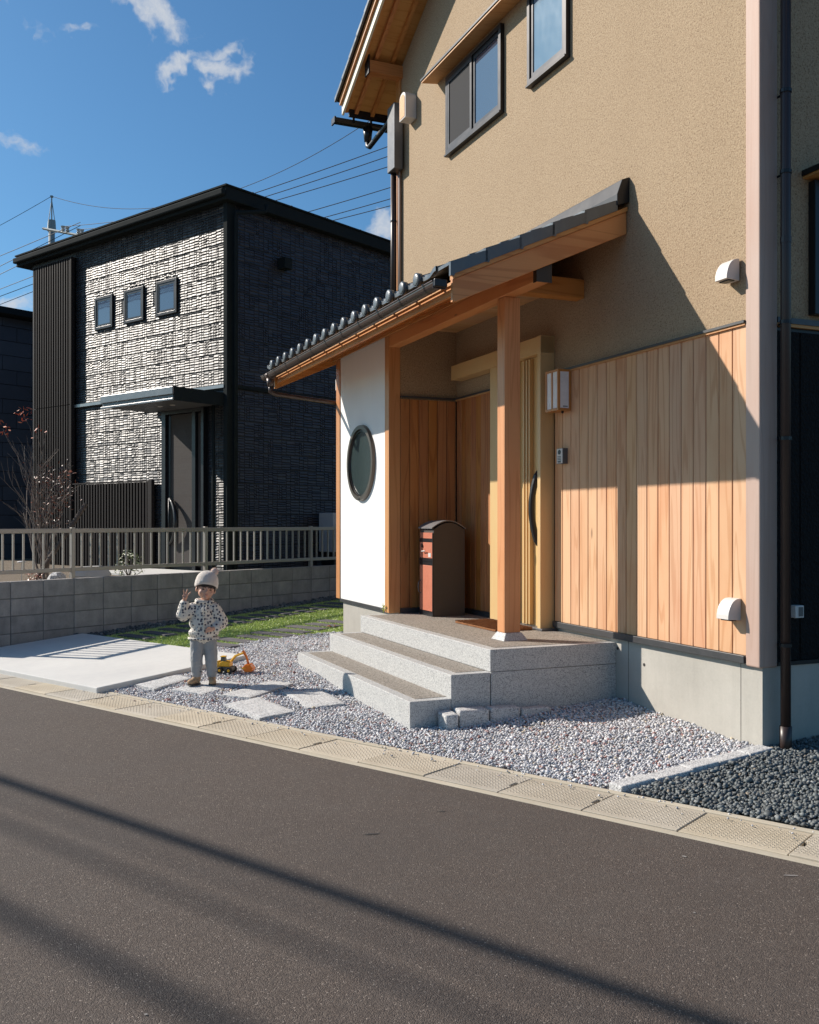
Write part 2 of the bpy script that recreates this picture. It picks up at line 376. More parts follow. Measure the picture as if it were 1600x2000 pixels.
def gravel_mat(name, stops, rough=.75):
    m, t = newmat(name); g = t.n('ShaderNodeNewGeometry').outputs['Random Per Island']; o = t.obj()
    c = t.ramp(g, stops, 'CONSTANT'); n = t.noise(o, 130, 3, .7)
    c = t.mix(t.maprange(n, .35, .7, 0, .25), c, (.16, .15, .155))
    hs = t.n('ShaderNodeHueSaturation', {'Value': t.maprange(t.math('FRACT', t.math('MULTIPLY', g, 311.)), 0, 1, .7, 1.15), 'Color': c, 'Fac': 1.}).outputs[0]
    t.out(hs, rough, t.bump(n, .3, .002)); return m
GRAV = gravel_mat('light_gravel', [(0, (.56, .555, .57)), (.25, (.68, .67, .67)), (.5, (.46, .465, .49)), (.66, (.76, .74, .72)), (.84, (.34, .345, .38)), (.905, (.52, .34, .31)), (.945, (.36, .17, .15)), (.965, (.70, .56, .50)), (.98, (.6, .5, .36))])
GRAVD = gravel_mat('dark_gravel', [(0, (.085, .10, .10)), (.3, (.13, .145, .145)), (.55, (.06, .07, .072)), (.75, (.17, .19, .185)), (.9, (.24, .25, .24)), (.965, (.26, .21, .15)), (.98, (.10, .11, .11))], .6)
def soil(name, a, b):
    m, t = newmat(name); o = t.obj(); n = t.noise(o, 60, 5, .7); v = t.n('ShaderNodeTexVoronoi', {'Vector': o, 'Scale': 55})
    t.out(t.mix(n, a, b), .95, t.bump(t.math('ADD', n, v.outputs[0]), .8, .012)); return m
BED = soil('gravel_bed_grit', (.16, .155, .16), (.34, .33, .335))
BEDD = soil('dark_bed_grit', (.03, .034, .035), (.08, .09, .09))
SOIL = soil('soil', (.12, .09, .06), (.22, .17, .12))
def grass_mat(name, cols):
    m, t = newmat(name); g = t.n('ShaderNodeNewGeometry').outputs['Random Per Island']; o = t.obj()
    c = t.ramp(g, cols); t.out(c, .45, None, **{'Subsurface Weight': 0}); return m
TURF = grass_mat('turf_blade', [(0, (.30, .40, .09)), (.4, (.42, .52, .14)), (.75, (.52, .60, .20)), (1, (.70, .74, .40))])
TURFB = soil('turf_backing', (.24, .33, .07), (.36, .45, .12))
SLATE = plain('slate_strip', (.115, .105, .11), .8, 0, .12, 50, .4)
MAT_C = soil('coir_mat', (.16, .06, .018), (.34, .14, .045))

# ------------------------------------------------------------------ ground
GZ = -.10
def gz(d):
    if d < 4.81: return GZ
    if d < 6.5: return GZ + .065 * (d - 4.81)
    return .01 + .045 * (min(d, 12.5) - 6.5)
# base sheet (bare ground to the horizon) follows the slope behind the kerb
m = MB(); ds = [-400, -6, 4.3, 4.81, 6.5, 12.5, 400]; cs = [-400, -10, 0, 4, 8, 10.48, 20, 400]
zf = lambda d: (-.16 if d < 4.5 else gz(d) - .05)
vs = [(d, c, zf(d)) for d in ds for c in cs]; n = len(cs)
m.add(vs, [(i * n + j, (i + 1) * n + j, (i + 1) * n + j + 1, i * n + j + 1) for i in range(len(ds) - 1) for j in range(n - 1)])
g = part('ground', m, SOIL, fr=ROAD, center=False); tag(g, kind='structure')
# asphalt with a slightly ragged edge against the gutter
m = MB(); edge = []
cvals = [-200, -30] + [x * .06 for x in range(-30, 220)] + [30, 300]
for c in cvals:
    e = 4.352 + (.006 * mnoise.noise(Vector((c * 7, 0, 0))) + .006 * mnoise.noise(Vector((c * 21, 5, 0))) if -2 < c < 14 else 0)
    edge.append((e, c, GZ - .004))
far = [(-1.6, c, GZ - .004) for c in cvals]
m.add(edge + far, [(i, i + 1, len(cvals) + i + 1, len(cvals) + i) for i in range(len(cvals) - 1)])
g = part('road', m, ASPH, fr=ROAD, center=False); tag(g, kind='structure')
# pale paint scuffs and a scar on the asphalt
def flat_blob(name, c, d, rc, rd, mat, z, ang=0, seed=0, label=None):
    m = MB(); pts = []
    for k in range(18):
        q = 2 * math.pi * k / 18; rr = 1 + .45 * mnoise.noise(Vector((math.cos(q) * 2 + seed, math.sin(q) * 2, seed)))
        x = rd * rr * math.cos(q); y = rc * rr * math.sin(q)
        pts.append((x * math.cos(ang) - y * math.sin(ang), x * math.sin(ang) + y * math.cos(ang)))
    m.add([(d + p[0], c + p[1], z) for p in pts], [tuple(range(18))])
    return part(name, m, mat, g, center=True)
SCUFF = plain('pale_scuff', (.26, .24, .22), .9); SCAR = plain('dark_scar', (.04, .035, .032), .8, bstr=.5)
def px2road(px, py, z):
    s = (z - 1.4) / ((1017.5 - py) / 1876); P = Vector(((px - 800) / 1876 * s, s, z)); return inv(ROAD, P)
for px, py, rc, rd, mt, an in ((727, 1628, .04, .009, SCAR, .9), (862, 1584, .026, .006, SCAR, .8), (1337, 1672, .012, .008, SCUFF, 0), (1545, 1709, .03, .006, SCUFF, .6), (905, 1812, .006, .004, SCUFF, 0),
                               (1357, 1782, .006, .004, SCUFF, 0), (285, 1980, .006, .005, SCUFF, 0)):
    q = px2road(px, py, GZ)
    flat_blob('road_mark', q.y, q.x, rc, rd, mt, GZ - .0015, an, px * .01)
# drain with concrete lids along the kerb
gut = thing('drain_channel', None, None, ROAD, (4.58, 5, GZ), kind='structure')
part('kerb_strip', bx(4.352, 4.402, -6, 26, GZ - .2, GZ), CURB, gut, bev=.004)
part('kerb_strip', bx(4.768, 4.815, -6, 26, GZ - .2, GZ + .012), CURB, gut, bev=.004)
part('channel_floor', bx(4.402, 4.768, -6, 26, GZ - .22, GZ - .12), BEDD, gut)
def lid_mesh(notch_near, notch_far):
    m = MB(); hw = .181; hl = .2585; t = .055
    def outline():
        p = [(-hw, -hl)]
        if notch_near: p += [(-.035, -hl), (-.035, -hl + .022), (.045, -hl + .022), (.045, -hl)]
        p += [(hw, -hl), (hw, hl)]
        if notch_far: p += [(.045, hl), (.045, hl - .022), (-.035, hl - .022), (-.035, hl)]
        p += [(-hw, hl)]; return p
    m.prism(outline(), -t, 0, 2); return m.mesh('drain_lid', LID)
lids = [lid_mesh(False, False), lid_mesh(True, False), lid_mesh(False, True)]
for k in range(-4, 26):
    c = 1.425 + .5225 * (k + .5)
    kind = {0: 0, 1: 0, 2: 1, 3: 2, 4: 1}.get(k, (0, 1, 0, 2, 0, 0, 1)[k % 7])
    kind = {-1: 2, 2: 1, 3: 1, 4: 0}.get(k, kind)
    o = link('drain_lid', lids[kind], gut, (4.585 + random.uniform(-.002, .002), c + random.uniform(-.002, .002), GZ + .006 + random.uniform(-.003, .003)), bev=.003, segs=1)
    o.rotation_euler = (random.uniform(-.004, .004), random.uniform(-.004, .004), random.uniform(-.004, .004))

# ------------------------------------------------------------------ scattered stones
ICO = None
def ico():
    bm = bmesh.new(); bmesh.ops.create_icosphere(bm, subdivisions=1, radius=1); V = np.array([v.co[:] for v in bm.verts]); F = np.array([[v.index for v in f.verts] for f in bm.faces]); bm.free(); return V, F
def inpoly(x, y, poly):
    inside = np.zeros(len(x), bool); j = len(poly) - 1
    for i in range(len(poly)):
        xi, yi = poly[i]; xj, yj = poly[j]
        c = ((yi > y) != (yj > y)) & (x < (xj - xi) * (y - yi) / (yj - yi + 1e-12) + xi); inside ^= c; j = i
    return inside
def gzv(d): return np.where(d < 4.81, GZ, np.where(d < 6.5, GZ + .065 * (d - 4.81), .01 + .045 * (np.minimum(d, 12.5) - 6.5)))
def scatter(poly, spacing, excl=()):
    P = np.array(poly); x0, y0 = P.min(0); x1, y1 = P.max(0)
    gx, gy = np.meshgrid(np.arange(x0, x1, spacing), np.arange(y0, y1, spacing)); x = gx.ravel(); y = gy.ravel()
    x = x + rng.uniform(-.55, .55, len(x)) * spacing; y = y + rng.uniform(-.55, .55, len(y)) * spacing
    k = inpoly(x, y, poly)
    for e in excl: k &= ~inpoly(x, y, e)
    return x[k], y[k]
def stones(name, x, y, smin, smax, mat, label=None, lift=0.0, mound=None):
    V, F = ico(); n = len(x); z = gzv(x) + lift
    if mound is not None: z = z + mound(x, y)
    s = rng.uniform(smin, smax, n) * .5; s *= np.where(rng.random(n) > .93, 1.35, 1)
    ax = np.stack([s * rng.uniform(.75, 1.25, n), s * rng.uniform(.65, 1.1, n), s * rng.uniform(.5, .85, n)], 1)
    jit = 1 + rng.uniform(-.3, .22, (n, len(V), 1))
    L = V[None] * jit * ax[:, None, :]
    a, b, c = rng.uniform(0, 2 * np.pi, n), rng.uniform(-.7, .7, n), rng.uniform(-.7, .7, n)
    ca, sa, cb, sb, cc, sc_ = np.cos(a), np.sin(a), np.cos(b), np.sin(b), np.cos(c), np.sin(c)
    X, Y, Z = L[..., 0], L[..., 1], L[..., 2]
    Y, Z = Y * cb[:, None] - Z * sb[:, None], Y * sb[:, None] + Z * cb[:, None]
    X, Z = X * cc[:, None] + Z * sc_[:, None], -X * sc_[:, None] + Z * cc[:, None]
    X, Y = X * ca[:, None] - Y * sa[:, None], X * sa[:, None] + Y * ca[:, None]
    X += x[:, None]; Y += y[:, None]; Z += (z + s * .35 + rng.uniform(-.25, .55, n) * s)[:, None]
    VV = np.stack([X, Y, Z], -1).reshape(-1, 3); FF = (F[None] + (np.arange(n) * len(V))[:, None, None]).reshape(-1, 3)
    o = link(name, npmesh(name, VV, FF, mat), fr=ROAD); tag(o, label, kind='stuff'); return o
def H(u, o): q = h2r(u, o); return (q.x, q.y)
slabP = [(4.70, 7.37), (6.39, 7.37), (6.39, 10.32), (4.70, 10.32)]
turfP = [(6.40, 10.12), (6.40, 8.42), (6.62, 8.30), (6.8, 8.34), (7.04, 8.2), (7.4, 8.12), (7.73, 8.06), (8.0, 7.90), (8.25, 7.78), (8.5, 7.4), (12.6, 5.0), (12.6, 10.02), (9.66, 10.16), (8.4, 10.2)]
stepP = [H(1.56, -.1), H(1.56, 1.70), H(4.35, 1.70), H(4.35, -.1)]
borderN, borderF = (5.95, 2.10), (4.79, 2.55)
pav = [[(5.06, 7.33), (5.53, 7.36), (5.50, 7.09), (5.04, 7.03)], [(5.10, 6.86), (5.57, 6.88), (5.58, 6.52), (5.13, 6.47)], [(5.19, 6.31), (5.77, 6.35), (5.81, 6.09), (5.24, 6.01)],
       [(5.53, 5.92), (5.75, 5.69), (5.50, 5.18), (5.24, 5.34)], [(4.99, 6.02), (5.29, 5.95), (5.12, 5.35), (4.83, 5.43)]]
lightP = [(4.82, 2.56), (5.97, 2.12), H(.0, -.02), H(1.6, -.02), H(4.30, -.02), H(4.5, .74), H(5.9, .74), (8.2, 7.75), (8.0, 7.90), (7.73, 8.04), (7.4, 8.10), (7.04, 8.18), (6.8, 8.3), (6.62, 8.28), (6.42, 8.4), (6.42, 7.38), (4.82, 7.38)]
excl = [stepP, slabP] + pav
x, y = scatter(lightP, .0160, excl)
sheet = MB()
def sheet_poly(name, poly, mat, dz, kind='structure'):
    # triangulated strip sheet following the slope: clip by sampling a grid
    bm = bmesh.new(); vs = [bm.verts.new((p[0], p[1], 0)) for p in poly]; f = bm.faces.new(vs)
    for cut in (4.81, 6.5):
        bmesh.ops.bisect_plane(bm, geom=bm.verts[:] + bm.edges[:] + bm.faces[:], plane_co=(cut, 0, 0), plane_no=(1, 0, 0))
    bmesh.ops.triangulate(bm, faces=bm.faces[:])
    for v in bm.verts: v.co.z = gz(v.co.x) + dz
    me = bpy.data.meshes.new(name); bm.to_mesh(me); bm.free(); me.materials.append(mat)
    for p in me.polygons:
        if p.normal.z < 0: p.flip()
    o = link(name, me, fr=ROAD); tag(o, kind=kind); return o
sheet_poly('gravel_ground', [(4.816, 2.3)] + lightP[1:-1] + [(4.816, 7.38)], BED, -.008)
def mound(x, y): return .012 * np.sin(x * 5.1 + y * 3.3) * np.sin(x * 2.3 - y * 4.1)
stones('gravel', x, y, .013, .026, GRAV, 'loose light grey gravel with reddish chips in front of the wooden porch', .004, mound)
xs_ = 4.80 - np.abs(rng.normal(0, .07, 170)); ys_ = rng.uniform(.6, 7.6, 170); k_ = xs_ > 4.1
stones('stray_gravel', xs_[k_], ys_[k_], .007, .018, GRAV, 'stray chips of gravel scattered on the gutter lids and road edge', .010)
darkP = [(4.82, 2.42), (5.93, 2.02), H(0, -.01), H(-.02, -3), (8.5, -1.5), (4.82, -1.5)]
sheet_poly('dark_gravel_ground', darkP, BEDD, -.008)
x, y = scatter([p for p in darkP[:3]] + [H(0, -1.6), (7.4, .2), (4.82, .2)], .0185)
stones('dark_gravel', x, y, .016, .036, GRAVD, 'dark blue-grey crushed gravel beside the corner of the house', .002, mound)
wallP = [(4.82, 10.05), (4.82, 10.47), (12.6, 10.47), (12.6, 10.02), (9.66, 10.16), (8.4, 10.2), (6.40, 10.12), (6.41, 10.34), (4.69, 10.34)]
sheet_poly('wall_gravel_ground', wallP, BEDD, -.006)
x, y = scatter(wallP, .033, [slabP])
stones('wall_gravel', x, y, .03, .05, GRAVD, 'dark gravel strip along the foot of the concrete block wall', .0)

# driveway slab
m = MB(); zt = lambda d: gz(d) + .055
m.add([(4.70, 7.37, zt(4.7)), (6.39, 7.37, zt(6.39)), (6.39, 10.32, zt(6.39)), (4.70, 10.32, zt(4.7)), (4.70, 7.37, -.2), (6.39, 7.37, -.2), (6.39, 10.32, -.2), (4.70, 10.32, -.2)],
      [(0, 1, 2, 3), (4, 7, 6, 5), (0, 4, 5, 1), (1, 5, 6, 2), (2, 6, 7, 3), (3, 7, 4, 0)])
o = part('driveway', m, SLAB, fr=ROAD, bev=.008); tag(o, kind='structure')
x, y = scatter([(4.805, 7.2), (4.805, 11), (4.70, 11), (4.70, 7.2)], .02)

# granite pavers in the gravel
plab = ['rough granite paver nearest the driveway slab, half sunk in gravel', 'rough granite paver the child stands on', 'rough granite paver beside the toy, crossed by the shadow of the child',
        'rough granite paver closest to the lowest porch step', 'rough granite paver closest to the road gutter']
for q, lb in zip(pav, plab):
    cx = sum(p[0] for p in q) / 4; cy = sum(p[1] for p in q) / 4
    m = MB(); top = []
    K = 10
    for i in range(K + 1):
        for j in range(K + 1):
            a, b = i / K, j / K
            p = [(1 - a) * (1 - b) * q[0][k] + a * (1 - b) * q[1][k] + a * b * q[2][k] + (1 - a) * b * q[3][k] for k in (0, 1)]
            e = min(a, 1 - a, b, 1 - b) == 0
            dn = mnoise.noise(Vector((p[0] * 14, p[1] * 14, 1))) * .004
            top.append((p[0] + (mnoise.noise(Vector((p[0] * 20, p[1] * 20, 9))) * .008 if e else 0), p[1] + (mnoise.noise(Vector((p[0] * 20, p[1] * 20, 4))) * .008 if e else 0), gz(p[0]) + .030 + dn - (.005 if e else 0)))
    n = K + 1; fs = [(i * n + j, (i + 1) * n + j, (i + 1) * n + j + 1, i * n + j + 1) for i in range(K) for j in range(K)]
    ring = [j for j in range(n)] + [i * n + K for i in range(1, n)] + [K * n + j for j in range(K - 1, -1, -1)] + [i * n for i in range(K - 1, 0, -1)]
    nb = len(top); bot = [(top[i][0], top[i][1], top[i][2] - .06) for i in ring]
    fs += [(ring[k], ring[(k + 1) % len(ring)], nb + (k + 1) % len(ring), nb + k) for k in range(len(ring))]
    m.add(top + bot, fs); o = part('stone_paver', m, GRANR, fr=ROAD); tag(o, lb, 'paver', 'granite pavers in the gravel')

# granite edging between the light and the dark gravel
ed = thing('stone_edging', 'row of narrow granite edging stones between light and dark gravel', 'edging stones', ROAD, (5.4, 2.3, gz(5.4)))
a = Vector((5.99, 2.065, 0)); b = Vector((4.83, 2.50, 0)); dr = (b - a).normalized(); pr = Vector((-dr.y, dr.x, 0)); Ltot = (b - a).length; t0 = 0
for Ls in (.21, .26, .22, .29, .27):
    L1 = min(Ls, Ltot - t0)
    if L1 < .05: break
    p = a + dr * (t0 + .003); q = a + dr * (t0 + L1 - .003); wd = .055; jj = random.uniform(-.006, .006); hh = .035 + random.uniform(-.006, .006)
    m = MB(); vs = []
    for P in (p, q):
        for sgn in (-1, 1):
            X = P + pr * (wd * sgn + jj)
            vs += [(X.x, X.y, gz(X.x) - .05), (X.x + random.uniform(-.004, .004), X.y + random.uniform(-.004, .004), gz(X.x) + hh)]
    m.add(vs, [(0, 4, 5, 1), (2, 3, 7, 6), (1, 5, 7, 3), (0, 1, 3, 2), (4, 6, 7, 5), (0, 2, 6, 4)])
    part('edging_stone', m, GRANR, ed, bev=.008); t0 += L1
# four split granite blocks at the foot of the steps (house frame)
cob = thing('granite_blocks', 'short row of four split granite blocks at the foot of the porch side', 'stone blocks', HOUSE, (1.48, 1.2, 0))
for (u0, u1, o0, o1, zt_) in ((1.40, 1.545, 1.50, 1.40, .085), (1.42, 1.53, 1.385, 1.155, .10), (1.42, 1.53, 1.14, .90, .095), (1.43, 1.53, .885, .64, .075)):
    m = bx(u0, u1, o0, o1, -.14, zt_ - .03)
    m.v = [(x + random.uniform(-.012, .012), y + random.uniform(-.008, .008), z + random.uniform(-.008, .008)) for x, y, z in m.v]
    part('granite_block', m, GRANR, cob, bev=.014)

# turf with slate strips
sheet_poly('turf_backing', turfP, TURFB, -.002)
path = thing('slate_path', None, None, ROAD, (9, 9, .1), kind='structure')
slates = []
for k in range(20):
    d = 6.86 + .275 * k
    if d < 8.9: slates.append((8.10 + random.uniform(-.03, .03), 8.66 + random.uniform(-.05, .05), d))
for k in range(17):
    d = 6.72 + .29 * k; slates.append((9.42 + random.uniform(-.04, .04), 9.98 + random.uniform(-.03, .03), d))
slP = []
for c0, c1, d in slates:
    if d > 11.6: continue
    hw = .085 + random.uniform(-.008, .008); sk = random.uniform(-.015, .015); z = gz(d)
    pts = [(d - hw, c0), (d + hw, c0 + sk), (d + hw + sk, c1), (d - hw + sk, c1)]
    slP.append([(p[0], p[1]) for p in pts])
    m = MB().prism(pts, z - .03, z + .020, 2); part('slate_slab', m, SLATE, path, bev=.004, segs=1)
def blades(name, poly, n, hmin, hmax, mat, excl, label):
    P = np.array(poly); x0, y0 = P.min(0); x1, y1 = P.max(0)
    x = rng.uniform(x0, x1, n); y = rng.uniform(y0, y1, n); k = inpoly(x, y, poly)
    for e in excl: k &= ~inpoly(x, y, e)
    x = x[k]; y = y[k]; n = len(x); z = gzv(x); h = rng.uniform(hmin, hmax, n); a = rng.uniform(0, np.pi, n); w_ = rng.uniform(.003, .006, n)
    lx = rng.normal(0, .35, n) * h; ly = rng.normal(0, .35, n) * h
    V = np.zeros((n, 3, 3)); V[:, 0] = np.stack([x - np.cos(a) * w_, y - np.sin(a) * w_, z], 1); V[:, 1] = np.stack([x + np.cos(a) * w_, y + np.sin(a) * w_, z], 1)
    V[:, 2] = np.stack([x + lx, y + ly, z + h], 1)
    o = link(name, npmesh(name, V.reshape(-1, 3), np.arange(n * 3).reshape(-1, 3), mat), fr=ROAD); tag(o, label, kind='stuff'); return o
blades('grass', turfP, 200000, .012, .026, TURF, slP, 'short bright green turf between the slate strips')

# ------------------------------------------------------------------ entrance steps (house frame)
st = thing('entrance_steps', 'three wide granite steps and washed pebble platform of the wooden porch', 'steps', HOUSE, (2.9, .9, 0))
U0, U1 = 1.5614, 4.345; z1, z2, z3 = .130, .2987, .4632; o1, o2, o3 = 1.7057, 1.3861, 1.0709
def tread(zt, oo, oi, name, u0=U0, u1=U1, body_z=-.25, inner=True):
    part('granite_riser', bx(u0, u1, oi, oo, body_z, zt), GRANITE, st, bev=.004)
    part(name, bx(u0 + .085, u1 - .085, oi - (0 if inner else 0), oo - .075, zt - .01, zt + .0025), WASH, st)
tread(z1, o1, o2 + .001, 'tread')
part('granite_riser', bx(U0, 4.335, o3 + .001, o2, -.25, z2), GRANITE, st, bev=.004)
part('tread', bx(U0 + .085, 4.25, o3 + .001, o2 - .075, z2 - .01, z2 + .0025), WASH, st)
part('granite_riser', bx(U0, 4.318, -.02, o3, z2 + .003, z3), GRANITE, st, bev=.004)
part('granite_riser', bx(U0, 4.318, -.02, o3 - .006, -.25, z2), GRANITE, st, bev=.003)
part('platform', bx(U0 + .085, 4.318 - .05, -.015, o3 - .075, z3 - .01, z3 + .0025), WASH, st)
part('platform', bx(4.2685, 4.85, -.015, .62, z3 - .2, z3 + .001), WASH, st)
# thin vertical joints in the granite facings
for (u, oo, za, zb) in ((3.0, o3, z2, z3), (2.2, o2, z1, z2)):
    pass

# ------------------------------------------------------------------ the wooden-porched house
HU = 6.0
house = thing('house', 'two-storey house with tan stucco, cedar boarding and a tiled wooden porch', 'house', HOUSE, (3, -3, 0))
ZT = 2.640; ZB = .548
def gable(u): return 6.80 + .535 * (5.84 - 3.0) - .535 * abs(u - 3.0)      # underside of the roof boards at u
# walls
m = MB()
m.prism([(.03, 2.66), (5.88, 2.66), (5.88, gable(5.88)), (3.0, gable(3.0)), (.03, gable(.03))], -.012, -7.5, 1)
part('upper_wall', m, STUCCO, house, center=False)
m = MB().box(.035, 5.88, -7.5, -.03, .47, 2.66); part('lower_wall', m, BLACKM, house, center=False)
part('foundation', bx(.012, 4.5, -7.5, -.022, -.4, .50), CONC, house, center=False)
part('foundation', bx(4.43, 5.872, -.022, .718, -.4, .475), CONC, house, center=False, bev=.004)
part('foundation', bx(4.5, 5.872, -7.5, -.024, -.4, .498), CONC, house, center=False)
for u in (.20, 1.05 + .35):
    part('formwork_joint', bx(u, u + .003, -.0225, -.0205, -.3, .49), SCAR, house)
part('tie_hole', MB().disc((1.21, -.021, .34), .012, 1, 12, .004), SCAR, house)
part('tie_hole', MB().disc((1.56 - .02, -.021, .42), .012, 1, 12, .004), SCAR, house)
# corner posts
part('corner_post', bx(-.0, .129, -.135, .010, .483, 7.6), PALE, house, bev=.012, segs=3)
part('corner_post', bx(5.885, 6.0, -.12, .010, 3.4, 6.75), POST, house, bev=.006)
# cedar boarding
def board_mesh(wd, h, t=.014, facing='y'):
    """vertical board, origin bottom centre, face outward +y, chamfered long edges"""
    c = .004; x = wd / 2
    prof = [(-x, 0), (-x, t - c), (-x + c, t), (x - c, t), (x, t - c), (x, 0)]
    m = MB().prism(prof, 0, h, 2); return m.mesh('siding_board', CEDAR)
def boards(u0, u1, zb, zt, pitch, plane_o, parent, axis='u', holes=(), mat=None, out=1, first=0):
    n = max(1, round((u1 - u0) / pitch)); p = (u1 - u0) / n; me = board_mesh(p - .005, zt - zb)
    if mat: me.materials[0] = mat
    for i in range(n):
        c = u0 + p * (i + .5)
        if axis == 'u': link('siding_board', me, parent, (c, plane_o + random.uniform(-.0008, .0008), zb))
        else:
            o = link('siding_board', me, parent, (plane_o, c, zb)); o.rotation_euler = (0, 0, R(90) if out > 0 else R(90))
BO = -.016
boards(.1295, 2.43, ZB, ZT, .1255, BO, house)
boards(3.375, 4.352, ZB - .03, ZT, .1105, BO, house, mat=CEDAR_SHADE)
# return wall inside the porch: boards face the camera side (-x)
def boards_x(plane_u, oa, ob, zb, zt, pitch, mat, base_name='siding_board'):
    n = round(abs(ob - oa) / pitch); p = (ob - oa) / n; me = board_mesh(abs(p) - .005, zt - zb); me.materials[0] = mat; me.name = base_name
    for i in range(n):
        o = link(base_name, me, house, (plane_u, oa + p * (i + .5), zb)); o.rotation_euler = (0, 0, R(90))
part('return_wall', bx(4.386, 4.49, -.01, .63, .47, 3.36), STUCCO, house)
boards_x(4.3845, .0, .622, ZB - .03, ZT, .105, CEDAR_SHADE)
# trims
part('base_flashing', bx(.1295, 2.425, -.022, .022, .497, .546), TRIM, house, bev=.003)
part('base_flashing', bx(3.375, 4.35, -.022, .018, .467, .515), TRIM, house)
part('base_flashing', bx(4.352, 4.384, .0, .62, .467, .515), TRIM, house)
part('belt_flashing', bx(.1295, 4.352, -.022, .022, 2.655, 2.672), TRIM, house)
part('belt_strip', bx(.1295, 4.350, -.022, .013, 2.640, 2.6545), SOFF, house)
part('belt_flashing', bx(4.352, 4.385, .0, .62, 2.655, 2.672), TRIM, house)
# side wall (faces -x): charred boards below, stucco above
boards_x(.036, -.15, -7.4, ZB - .03, 2.60, .19, CHAR, 'charred_board')
part('base_flashing', bx(.0, .034, -7.45, -.137, .49, .515), BLACKM, house)
part('belt_flashing', bx(.0, .03, -7.45, -.137, 2.645, 2.68), TRIM, house)
part('belt_strip', bx(.008, .03, -7.45, -.137, 2.625, 2.6445), SOFF, house)
# outlet box on the charred wall
ob = part('meter_box', bx(-.035, .02, -.315, -.245, .79, .868), VENT, house, bev=.004)
part('meter_cover', bx(-.038, -.0355, -.305, -.27, .80, .858), GREYM, ob)
# side window
sw = part('window', bx(-.03, .03, -1.6, -.415, 2.715, 3.57), FRAMED, house, bev=.004)
part('pane', bx(-.034, -.031, -1.55, -.455, 2.76, 3.53), glass('teal_glass', (.02, .16, .20), 1.9), sw)
part('window_hood', bx(-.16, .03, -1.8, -.36, 3.60, 3.635), BLACKM, sw)
part('hood_soffit', bx(-.15, .03, -1.79, -.37, 3.585, 3.5995), SOFF, sw)
# windows in the facade
def facade_window(u0, u1, z0, z1, split=None, fw=.042):
    fr = MB().box(u0, u0 + fw, -.03, .030, z0, z1).box(u1 - fw, u1, -.03, .030, z0, z1).box(u0 + fw, u1 - fw, -.03, .030, z0, z0 + fw).box(u0 + fw, u1 - fw, -.03, .030, z1 - fw, z1)
    wnd = part('window', fr, FRAME, house)
    part('sill', bx(u0 - .004, u1 + .004, -.01, .045, z0 - .022, z0 - .001), FRAME, wnd, bev=.003)
    part('reveal', bx(u0 + fw, u1 - fw, -.011, -.006, z0 + fw, z1 - fw), FRAMED, wnd)
    sf = .042
    def sash(a, b, o, pane, name):
        m = MB().box(a, a + sf, o, o + .018, z0 + fw, z1 - fw).box(b - sf, b, o, o + .018, z0 + fw, z1 - fw).box(a + sf, b - sf, o, o + .018, z0 + fw, z0 + fw + sf).box(a + sf, b - sf, o, o + .018, z1 - fw - sf, z1 - fw)
        part('sash', m, FRAME if name == 'insect_screen' else FRAMED, wnd); part(name, bx(a + sf, b - sf, o + .006, o + .010, z0 + fw + sf, z1 - fw - sf), pane, wnd)
    if split:
        sash(u0 + fw, split + .02, -.004, GLASS, 'pane'); sash(split + .02, u1 - fw, .010, SCREEN, 'insect_screen')
    else: sash(u0 + fw, u1 - fw, -.002, GLASSF, 'pane')
    return wnd
w1 = facade_window(3.341, 4.562, 5.265, 6.085, 3.93)
part('window_hood', MB().prism([(-.01, 6.165), (.19, 6.140), (.19, 6.160), (-.01, 6.205)], 2.78, 4.86, 0), BLACKM, w1)
part('hood_soffit', MB().prism([(-.01, 6.145), (.18, 6.120), (.18, 6.139), (-.01, 6.164)], 2.79, 4.85, 0), SOFF, w1)
w2 = facade_window(2.20, 2.846, 5.28, 6.52)
# vent hoods: quarter-round
def vent_hood(u, z, s, name='vent_hood', mat=VENT, op=None):
    m = MB(); prof = [(0, z + s * 1.19)] ; n = 8
    for k in range(n + 1):
        q = math.pi / 2 * k / n; prof.append((.015 + s * .80 * math.sin(q), z + s * 1.18 * math.cos(q)))
    prof += [(s * .80 + .015, z - .002), (0, z - s * .08)]
    m.prism(prof, u - s * .5, u + s * .5, 0)
    b = part(name, m, mat, house, bev=.003); part('vent_opening', bx(u - s * .40, u + s * .40, .03, s * .7, z - .012, z + .002), BLACKM, b)
vent_hood(.245, 2.945, .11); vent_hood(.232, .775, .11)
# arched vent on the upper left and the black pipe cover below it
m = MB(); pts = []
u0, u1 = 5.42, 5.60
for k in range(9):
    q = math.pi * k / 8; pts.append(((u0 + u1) / 2 + math.cos(q) * .09, 6.23 + math.sin(q) * .07))
pts += [(u0, 5.99), (u1, 5.99)]
v = part('vent_hood', MB().prism(pts, -.01, .13, 1), VENT, house, bev=.006); part('vent_face', MB().prism([(p[0] * .8 + 5.51 * .2, p[1] * .85 + 6.1 * .15) for p in pts], .1305, .134, 1), SOFF, v)
part('pipe_cover', bx(5.77, 5.99, .013, .125, 5.53, 6.30), GREYM, house, bev=.008)
m = MB().tube([(5.95, .06, 5.53), (5.95, .06, 3.72)], .036, 12); part('downpipe', m, PIPE, house, smooth=True)
for z in (4.02, 4.95): part('pipe_clip', MB().tube([(5.95, .06, z), (5.95, .06, z + .02)], .041, 12), BLACKM, house)
part('conduit', MB().tube([(5.86, .02, 5.53), (5.86, .02, 3.72)], .014, 8), PALE, house, smooth=True)

